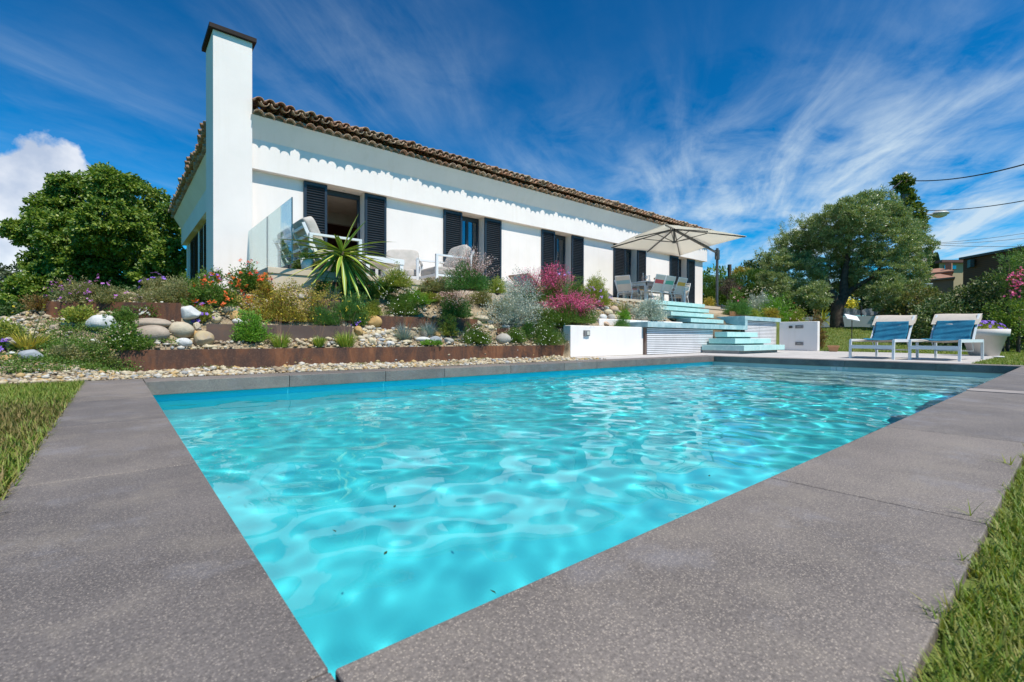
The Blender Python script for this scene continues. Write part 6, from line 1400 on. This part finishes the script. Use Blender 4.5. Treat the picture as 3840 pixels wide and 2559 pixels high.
hc = wpt(3524, 804, DP); mb = M(); mb.lathe([(0, .22), (.20, .19), (.36, .08), (.42, 0), (.36, -.02)], hc, 24); mb.build('lamp_hood', mat('lamp_shell', (.55, .56, .56), rough=.4), t, True)
mb = M(); mb.lathe([(.34, -.02), (.28, -.12), (.12, -.18), (0, -.19)], hc, 24); mb.build('lens', mat('lamp_diffuser', (.65, .66, .66), rough=.2), t, True)
def cable(label, a, b_, d0, d1, sag, r):
    A_, B2 = wpt(*a, d0), wpt(*b_, d1); P = [A_+(B2-A_)*k-[0, 0, sag*4*k*(1-k)] for k in np.linspace(0, 1, 20)]; mb = M(); mb.tube(P, r, 6); tag(mb.build('overhead_cable', mt_blk), label, 'cable', 'overhead cables')
cable('thick twisted cable from the ivy pole to the right edge', (3415, 678), (3900, 600), DP, 18, .25, .028)
cable('cable passing above the street lamp', (3455, 790), (3900, 742), DP, 19, .15, .02)
cable('uppermost of the thin cables below the street lamp', (3450, 915), (3900, 866), DP, 24, .1, .010)
cable('middle one of the thin cables below the street lamp', (3450, 916), (3900, 887), DP, 24, .1, .010)
cable('lowest of the thin cables below the street lamp', (3450, 917), (3900, 924), DP, 24, .06, .012)
cable('short cable from the ivy pole down into the olive crown', (3390, 672), (3330, 722), DP, 24, .02, .025)
q = wpt(2736, 993, 40.); t = thing('wooden_post', 'dark wooden post above the cypress hedge', 'post', (q[0], q[1], 0)); mb = M(); mb.tube([(q[0], q[1], 0), tuple(q)], .16, 8); mb.build('post', mt_bark, t, True)
# ------------------------------------------------------------------ neighbouring houses
def bldg(name, label, c0, c1, dep, ztop, m_, zb=0, extra=None):
    t = thing(name, label, 'building', (c0[0], c0[1], 0)); a = np.array((c0[0], c0[1])); b_ = np.array((c1[0], c1[1])); n_ = a/np.linalg.norm(a)
    p = [a, b_, b_+n_*dep, a+n_*dep]; mb = M(); mb.add([(*q, zb) for q in p]+[(*q, ztop) for q in p], [(0, 3, 2, 1), (4, 5, 6, 7), (0, 1, 5, 4), (1, 2, 6, 5), (2, 3, 7, 6), (3, 0, 4, 7)]); mb.build('wall', m_, t, True); return t, a, b_, n_
mt_wood, nt, b, o = newmat('timber_cladding'); wv = nt.nodes.new('ShaderNodeTexWave'); wv.bands_direction = 'Z'; wv.inputs['Scale'].default_value = 2.6; wv.inputs['Distortion'].default_value = .4
tcn = nt.nodes.new('ShaderNodeTexCoord'); nt.links.new(tcn.outputs['Object'], wv.inputs[0]); nt.links.new(mixc(nt, ramp(nt, wv.outputs[1], [(.0, 0), (.3, 1)]), (.05, .025, .012), mixc(nt, tex(nt, scale=1.5, detail=6).outputs[0], (.13, .055, .022), (.08, .035, .015))), b.inputs['Base Color']); b.inputs['Roughness'].default_value = .8
c0 = wpt(3612, 974, 32.); c1 = wpt(3900, 927, 27.2)
t, a, b_, n_ = bldg('timber_house', 'dark timber clad building above the hedge at the right edge', c0, c1, 6, c0[2], mt_wood)
mb = M(); mb.bar((*(a-(b_-a)*.01), c0[2]+.06), (*b_, c0[2]+.06), .5, .14); mb.build('roof_edge', mt_blk, t, True)
w_ = wpt(3635, 990, 31.4); mb = M(); mb.obox(w_-F2*.1, .5, .2, .5, rot2(.4)); mb.build('wall_unit', mt_blk, t, True)
c0 = wpt(3522, 986, 46.); c1 = wpt(3625, 986, 46.)
t, a, b_, n_ = bldg('flat_roof_house', 'beige flat roofed building left of the timber one', c0, c1, 8, c0[2], plaster('beige_render', (.42, .33, .20)))
mb = M(); mb.bar((*(a-(b_-a)*.03), c0[2]+.1), (*b_, c0[2]+.1), .8, .25); mb.build('roof_edge', mat('fascia_brown', (.13, .06, .045)), t, True)
q0, q1 = wpt(3541, 1003, 45.9), wpt(3585, 1003, 45.9); mb = M(); mb.bar(q0, q1, .06, .34); mb.build('window', mt_pane, t, True)
mtv = plaster('pink_render', (.36, .18, .12), .8)
for (x0, y0, x1, y1, dd, lb) in ((3462, 1012, 3572, 1022, 42., 'terracotta house with a chimney, upper one beyond the hedge'), (3462, 1038, 3576, 1046, 39., 'terracotta house below the one with the chimney')):
    c0, c1 = wpt(x0, y0, dd), wpt(x1, y1, dd-2); t, a, b_, n_ = bldg('terracotta_house', lb, c0, c1, 5, min(c0[2], c1[2]), mtv)
    mid = (a+b_)/2; z_ = min(c0[2], c1[2]); mb = M(); e_ = (b_-a)*.04
    V = [(*(a-e_-n_*.3), z_), (*(b_+e_-n_*.3), z_), (*(b_+e_+n_*5.3), z_), (*(a-e_+n_*5.3), z_)]; V += [(v[0], v[1], v[2]+.12) for v in V]; rdg = [(*(a+(b_-a)*.35+n_*2.5), z_+.75), (*(a+(b_-a)*.6+n_*2.5), z_+.75)]
    mb.add(V+rdg, [(0, 1, 5, 4), (1, 2, 6, 5), (2, 3, 7, 6), (3, 0, 4, 7), (4, 5, 9, 8), (5, 6, 9), (6, 7, 8, 9), (7, 4, 8)]); rf = mb.build('roof', mat('roof_clay', (.40, .20, .12), (.30, .16, .10), scale=3), t, True)
    if dd > 40: q = wpt(3558, 1008, 41.); mb = M(); mb.obox(q+[0, 0, .1], .5, .4, .7); mb.build('chimney', mtv, rf, True)
    else: q = wpt(3548, 1030, 41.) ; mb = M(); mb.obox(wpt(3490, 1052, 38.8), .5, .1, .35, rot2(-.7)); mb.build('window', mt_pane, t, True)
c0, c1 = wpt(3455, 966, 60.), wpt(3484, 966, 60.); t, a, b_, n_ = bldg('far_house', 'pale far house left of two thin cypresses', c0, c1, 6, c0[2], plaster('pale_render', (.45, .38, .30)))
mb = M(); mb.obox(wpt(3485, 955, 61.), .7, .7, 1.4); mb.build('chimney', mtv, t, True)
c0, c1 = wpt(3465, 1068, 30.), wpt(3496, 1068, 29.8); t, a, b_, n_ = bldg('garden_shed', 'low whitish shed wall right of the street lamp pole', c0, c1, 2, c0[2], plaster('shed_white', (.5, .5, .5)))
mb = M(); mb.bar((*a, c0[2]+.03), (*b_, c0[2]+.03), .3, .06); mb.build('coping', mt_frame, t, True)
for x, y0, y1, lb in ((3490, 955, 1012, 'thin dark cypress, left of two beyond the terracotta roofs'), (3510, 957, 1014, 'thin dark cypress, right of two beyond the terracotta roofs')):
    g_ = newg(); dd = 50.; c = wpt(x, y1, dd); t = thing('cypress', lb, 'tree', (c[0], c[1], 0), 0, 'cypresses beyond the roofs'); H_ = (y1-y0)*dd/FP
    n_ = 1600; k = g_.uniform(0, 1, n_); a = g_.uniform(0, 6.28, n_); r_ = .30*np.sin(math.pi*np.clip(.08+.92*k, 0, 1))**.6*(1-.4*k); P = np.stack([c[0]+r_*np.cos(a), c[1]+r_*np.sin(a), c[2]-.6+k*(H_+.6)], 1)
    mb = M(); leaves(mb, P, unit(np.stack([np.cos(a)*.3, np.sin(a)*.3, np.ones(n_)], 1)), .35, .10, g_); mb.build('crown', mt_dk, t, True); mb = M(); mb.tube([(c[0], c[1], 0), (c[0], c[1], c[2]+.5)], .12, 6); mb.build('trunk', mt_bark, t, True)
# hill on the far left horizon
mb = M(); th = np.linspace(rad(70), rad(150), 60); ds = (260, 320, 420, 560)
P = [[(d_*math.cos(a), d_*math.sin(a), z_*(.55+.45*math.sin(a*3.3+.6)+.06*math.sin(a*17))) for a in th] for d_, z_ in zip(ds, (-2, 9, 24, -2))]
mb.grid(np.array(P)); tag(mb.build('hill', mat('hill_dry', (.26, .22, .15), (.14, .15, .08), scale=.05)), kind='structure')
